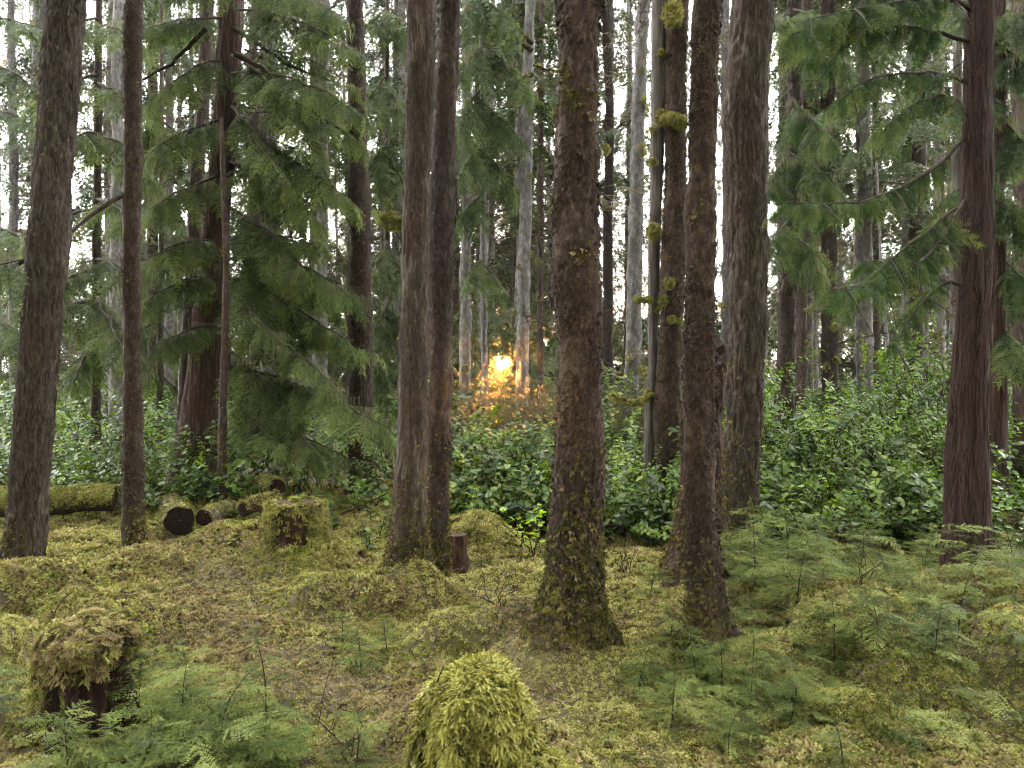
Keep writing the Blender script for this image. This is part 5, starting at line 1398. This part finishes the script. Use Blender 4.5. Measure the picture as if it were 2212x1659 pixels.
# moss-covered stump at bottom centre
x, y = px(1036, 0, 3.02)[:2]; zb = tz(x, y)
t = thing('mossy_stump', 'dome-shaped stump shaggy with bright moss at the bottom centre', 'stump', (x, y, zb))
V, Nn, a_, b_ = dome(x, y, zb, [(-.1, .27), (.0, .235), (.12, .212), (.27, .2), (.36, .178), (.42, .142), (.46, .095), (.485, .02)], 601, nz=.3, fr=6)
obj('stump_body', grid_mesh('stump_body', V, a_, b_, [M['floor']]), t)
blob_moss(t, V, Nn, 5200, 'bright_shag', scale=(.014, .046), mix=(.35, .35, .3), wt=np.where(Nn[:, 1] > .6, .1, 1) * (.5 + Nn[:, 2].clip(0, 1)))
# low moss skirt on its right
x2, y2 = px(1165, 0, 2.95)[:2]
V, Nn, a_, b_ = dome(x2, y2, tz(x2, y2), [(-.1, .24), (.0, .2), (.06, .15), (.12, .09), (.16, .02)], 602, nz=.15)
sk = obj('root_flare', grid_mesh('root_flare', V, a_, b_, [M['floor']]), t)
blob_moss(t, V, Nn, 1000, 'bright_shag', scale=(.022, .045), mix=(.35, .3, .35))

# rotten stump at left front
x, y = px(182, 0, 3.55)[:2]; zb = tz(x, y)
t = thing('rotten_stump', 'rotten red-brown stump under a shaggy brownish moss cap at left front', 'stump', (x, y, zb))
V, Nn, a_, b_ = dome(x, y, zb, [(-.1, .235), (.0, .21), (.12, .195), (.25, .185), (.34, .182), (.39, .165), (.42, .08)], 603, nz=.28, fr=8)
obj('stump_body', grid_mesh('stump_body', V, a_, b_, [M['rot_wood']]), t)
V2, N2, a_, b_ = dome(x + .02, y, zb, [(.34, .15), (.37, .172), (.41, .165), (.45, .125), (.48, .07), (.5, .01)], 604, nz=.5, fr=9, ell=(1.02, .95))
obj('moss_cap', grid_mesh('moss_cap', V2, a_, b_, [M['floor']]), t)
blob_moss(t, V2, N2, 2000, 'shag', scale=(.014, .042), mix=(.25, .1, .65))
blob_moss(t, V, Nn, 1100, 'shag', scale=(.014, .04), mix=(.2, .1, .7), wt=np.clip((V[:, 2] - zb - .2) * 6 + fbm(V * 9, 77, 2), 0, 1))
blob_moss(t, V, Nn, 700, scale=(.018, .035), mix=(.3, .5, .2), wt=np.where((Nn[:, 0] < -.25), 1, .02))
sh = MB(); sh.add([(-.5, 0, 0), (.5, .1, 0), (.32, .06, .75), (.05, .02, 1.0), (-.38, .0, .8), (-.4, .35, .05), (.4, .4, .05), (.0, .2, .9)],
                  [(0, 1, 2, 3, 4), (0, 4, 5), (1, 6, 2), (5, 7, 6), (4, 3, 7, 5), (2, 6, 7, 3)])
shm = sh.mesh('wood_shard', [M['rot_wood']])
for k in range(11):
    a = -math.pi / 2 + rng.uniform(-1.2, 1.2); o = obj('wood_shard', shm, t)
    o.location = (math.cos(a) * .193, math.sin(a) * .193, rng.uniform(-.02, .10)); o.rotation_euler = (rng.uniform(-.2, .15), rng.normal() * .12, a + math.pi / 2)
    o.scale = (rng.uniform(.03, .07), .04, rng.uniform(.10, .24))

# cut stump with moss, left centre
x, y = px(637, 0, 6.5)[:2]; zb = tz(x, y) - .02
t = thing('mossy_stump', 'sawn stump with moss-covered top and sides, left of the touching pair', 'stump', (x, y, zb))
V, Nn, a_, b_ = dome(x, y, zb, [(-.1, .33), (.02, .27), (.12, .24), (.34, .23), (.41, .22), (.42, .0)], 605, nz=.08)
obj('stump_body', grid_mesh('stump_body', V, a_, b_, [M['rot_wood']]), t)
fr_ = (np.abs(V[:, 0] - x - .02) < .13) & (V[:, 1] < y) & (V[:, 2] - zb > .10) & (V[:, 2] - zb < .36)
blob_moss(t, V, Nn, 3200, scale=(.025, .045), mix=(.55, .35, .10), protos='shag', wt=np.where(fr_, .05, 1) * np.where(V[:, 2] - zb > .38, 1.6, 1))
# small red stump
x, y = px(986, 0, 6.45)[:2]; zb = tz(x, y)
t = thing('tree_stump', 'small bare reddish stump at the right side of the touching pair', 'stump', (x, y, zb))
trunk(t, [(x + .02, y, zb - .02, .105), (x, y, zb + .1, .088), (x - .01, y, zb + .27, .082)], 'rot', 606, nseg=48, dz=.01, ztop=zb + .28, amp=1.2, name='stump_body', flare=(.06, .2))
# moss mound behind it
x, y = px(1035, 0, 7.0)[:2]; zb = tz(x, y) - .1
t = thing('mossy_stump', 'low stump buried in pale moss behind the small bare reddish stump', 'stump', (x, y, zb))
V, Nn, a_, b_ = dome(x, y, zb, [(-.05, .24), (.08, .2), (.13, .14), (.17, .07), (.18, .01)], 607, nz=.5, ell=(1.25, .8)); obj('stump_body', grid_mesh('stump_body', V, a_, b_, [M['floor']]), t)
blob_moss(t, V, Nn, 900, scale=(.03, .055), mix=(.8, .15, .05))
# fibrous dark stump
x, y = px(114, 0, 6.2)[:2]; zb = tz(x, y) + .02
t = thing('rotten_stump', 'small dark fuzzy rotten stump right of the thick leaning trunk', 'stump', (x, y, zb))
V, Nn, a_, b_ = dome(x, y, zb, [(-.05, .1), (.05, .095), (.12, .08), (.17, .04), (.185, .005)], 608, nz=.25, fr=8); obj('stump_body', grid_mesh('stump_body', V, a_, b_, [M['bark_dark']]), t)
tw = rng.choice(len(V), 70); scatter('root_fibre', V[tw], frames_fwd(Nn[tw] + rng.normal(size=(70, 3)) * .6, (0, 0, 1)), rng.uniform(.04, .09, 70), [PM['twig'][0]], np.zeros(70, int), t)

def log(name, label, a, b, ra, rb, style, seed, nmoss=0, mix=(.45, .45, .1), endmat='cut_end', scale=(.025, .045), capmoss=0):
    a = np.asarray(a, float); b = np.asarray(b, float)
    t = thing(name, label, 'log', tuple(np.minimum(a, b) * [0, 0, 1] + (a + b) / 2 * [1, 1, 0]))
    n, k = 40, max(12, int(np.linalg.norm(b - a) / .04))
    s = np.linspace(0, 1, k); path = a + (b - a) * s[:, None]; path[:, 2] += .01 * np.sin(s * 7 + seed); r = ra + (rb - ra) * s
    R = frames_fwd(np.tile(b - a, (k, 1)), (0, 0, 1)); an = np.arange(n) / n * 6.28318
    q = np.stack(np.broadcast_arrays(np.cos(an)[None] * 2.0, np.sin(an)[None] * 2.0, (s * np.linalg.norm(b - a) * 3)[:, None]), -1).reshape(-1, 3)
    rr = r[:, None] * (1 + .10 * fbm(q, seed, 3).reshape(k, n))
    Nn = (np.cos(an)[None, :, None] * R[:, None, :, 1] + np.sin(an)[None, :, None] * R[:, None, :, 2])
    V = (path[:, None] + rr[..., None] * Nn).reshape(-1, 3); Nn = Nn.reshape(-1, 3)
    obj('log_body', grid_mesh('log_body', V, n, k, [M[style]], cap=True), t)
    e = MB(); dirv = nrm(a - b)
    ring = V[:n]; ctr = path[0]
    rings = [ctr + (ring - ctr) * f_ + dirv * g_ for f_, g_ in ((.99, .001), (.8, .006), (.55, .0), (.3, .006), (.05, .002))]
    e.add(np.concatenate(rings), [(i * n + j, i * n + (j + 1) % n, (i + 1) * n + (j + 1) % n, (i + 1) * n + j) for i in range(4) for j in range(n)])
    obj('cut_end', e.mesh('cut_end', [M[endmat]], smooth=True), t)
    if capmoss:
        q = np.sqrt(rng.random(500)) ; th = rng.uniform(0, 6.28318, 500)
        Pe = a + (np.cos(th)[:, None] * R[0, :, 1] + np.sin(th)[:, None] * R[0, :, 2]) * (q * ra * 1.02)[:, None] + dirv * .01
        blob_moss(t, Pe, np.tile(dirv, (500, 1)) + (Pe - a) * 6, capmoss, mix=mix, scale=scale)
    if nmoss: blob_moss(t, V, Nn, nmoss, mix=mix, scale=scale, wt=(Nn[:, 2] + .55).clip(0, 1) * np.where(Nn[:, 1] > .7, .3, 1))
    return t
def gl(u, v, d, up=0.0):
    p = px(u, v, d); p[2] = max(p[2], tz(p[0], p[1]) + up) if up else p[2]; return p
log('fallen_log', 'long moss-covered log lying behind the two leftmost trunks', px(245, 1078, 8.5), px(-160, 1092, 8.2), .13, .16, 'bark_dark', 611, 2600, mix=(.3, .6, .1))
log('fallen_log', 'short dark log with its round cut end facing us, right of the slim dark conifer', px(388, 1125, 7.7), px(372, 1092, 8.9), .135, .13, 'bark_dark', 612, 300)
log('fallen_log', 'short mossy log lying right of the dark cut log end', px(440, 1118, 7.8), px(500, 1100, 8.4), .085, .09, 'dead_wood', 613, 260, mix=(.5, .2, .3))
log('fallen_log', 'split dark-red log below the drooping boughs', px(525, 1098, 7.9), px(600, 1076, 8.3), .075, .07, 'rot_wood', 614, 160)
log('fallen_log', 'mossy log end lying above the split dark-red log', px(598, 1052, 8.5), px(540, 1044, 9.4), .09, .08, 'bark_dark', 615, 700, mix=(.35, .55, .1))
log('fallen_log', 'mossy rounded log butt at lower right among saplings', px(1885, 1560, 3.35), px(1740, 1535, 3.75), .105, .09, 'bark_dark', 616, 2200, mix=(.3, .6, .1), scale=(.012, .024), endmat='bark_dark', capmoss=900)
log('fallen_log', 'mossy log crossing the far right edge behind the cedar pair', px(2140, 1130, 7.4), px(2300, 1120, 7.0), .07, .07, 'bark_dark', 617, 300)

# fallen sticks
def stick(label, pts, d, r=.006, mat='twig'):
    P_ = np.array([px(u, v, d) for u, v in pts]); P_[:, 2] = np.maximum(P_[:, 2], terrain(P_[:, 0], P_[:, 1]) + .01)
    V_, f_ = tube_arrays(bez(P_[0], P_[1], P_[2], 9), np.linspace(r, r * .5, 9), 5); mb = MB(); mb.add(V_, f_)
    tag(obj('fallen_stick', mb.mesh('fallen_stick', [M[mat]], smooth=True)), label, 'stick')
stick('thin pale stick on the litter left of the largest trunk', [(1030, 1284), (1075, 1290), (1120, 1274)], 5.6, .006)
stick('bent stick lying on the moss beside the rotten stump cap', [(112, 1352), (118, 1300), (155, 1280)], 4.6, .006)
stick('dark stick slanting against the front of the bottom centre moss stump', [(928, 1535), (938, 1480), (958, 1440)], 3.0, .005, 'limb')
stick('dark stick under the dark trunk left of the touching pair', [(740, 1108), (790, 1090), (850, 1058)], 8.4, .012, 'limb')
stick('pale twig on the bare litter patch in the path', [(690, 1160), (720, 1150), (745, 1145)], 7.6, .006)
stick('short dark stick on the moss left of the largest trunk', [(1000, 1180), (1010, 1174), (1022, 1170)], 7.0, .012, 'limb')

# bare thin huckleberry stems standing in the moss
def stems(label, u, v, h, seed, n=5):
    rg = np.random.default_rng(seed); x, y = G(u, v); t = thing('bare_shrub', label, 'shrub', (x, y, tz(x, y)))
    for k in range(n):
        p = np.zeros(3) + [0, 0, -.02]; pts = [p]
        for j in range(6): p = p + np.array([rg.normal() * .03 + (k - n / 2) * .008, rg.normal() * .03, h / 6 * rg.uniform(.7, 1.2)]); pts.append(p)
        V_, f_ = tube_arrays(np.array(pts), np.linspace(.004, .0012, 7), 4); mb = MB(); mb.add(V_, f_)
        for q in pts[3:]:
            e = q + rg.normal(size=3) * .06; V_, f_ = tube_arrays(np.array([q, (q + e) / 2 + [0, 0, .01], e]), np.array([.002, .0016, .001]), 3); mb.add(V_, f_)
        o = bpy.data.objects.new('stem', mb.mesh('stem', [M['limb']])); COL.objects.link(o); o.parent = t
stems('bare thin stems in the moss left of the moss-covered stump', 760, 1600, .26, 701)
stems('thin dark twigs standing on the slope left of the largest trunk', 1080, 1390, .26, 702)
stems('sparse bare twigs standing between largest and flaky trunk', 1350, 1260, .3, 703, 7)
stems('thin bare stems on the pale right-hand hummock', 1860, 1400, .3, 704)
stems('thin twigs in the bright moss near the bottom right', 2140, 1380, .3, 705)

# ------------------------------------------------------------------ air
hb = MB()
x0, x1, y0, y1, z0, z1 = -90, 90, -12, 95, -1.6, 36
hb.add([(x0, y0, z0), (x1, y0, z0), (x1, y1, z0), (x0, y1, z0), (x0, y0, z1), (x1, y0, z1), (x1, y1, z1), (x0, y1, z1)],
       [(3, 2, 1, 0), (4, 5, 6, 7), (0, 1, 5, 4), (1, 2, 6, 5), (2, 3, 7, 6), (3, 0, 4, 7)])
m, nt, N, L, out = newmat('haze')
pv = N.new('ShaderNodeVolumePrincipled'); pv.inputs['Density'].default_value = 0.0007; pv.inputs['Color'].default_value = (.93, .97, 1, 1); pv.inputs['Anisotropy'].default_value = 0.93
L.new(pv.outputs[0], out.inputs['Volume'])
hz = obj('haze', hb.mesh('haze', [m])); tag(hz, 'thin bluish haze filling the wood', 'haze', kind='stuff')
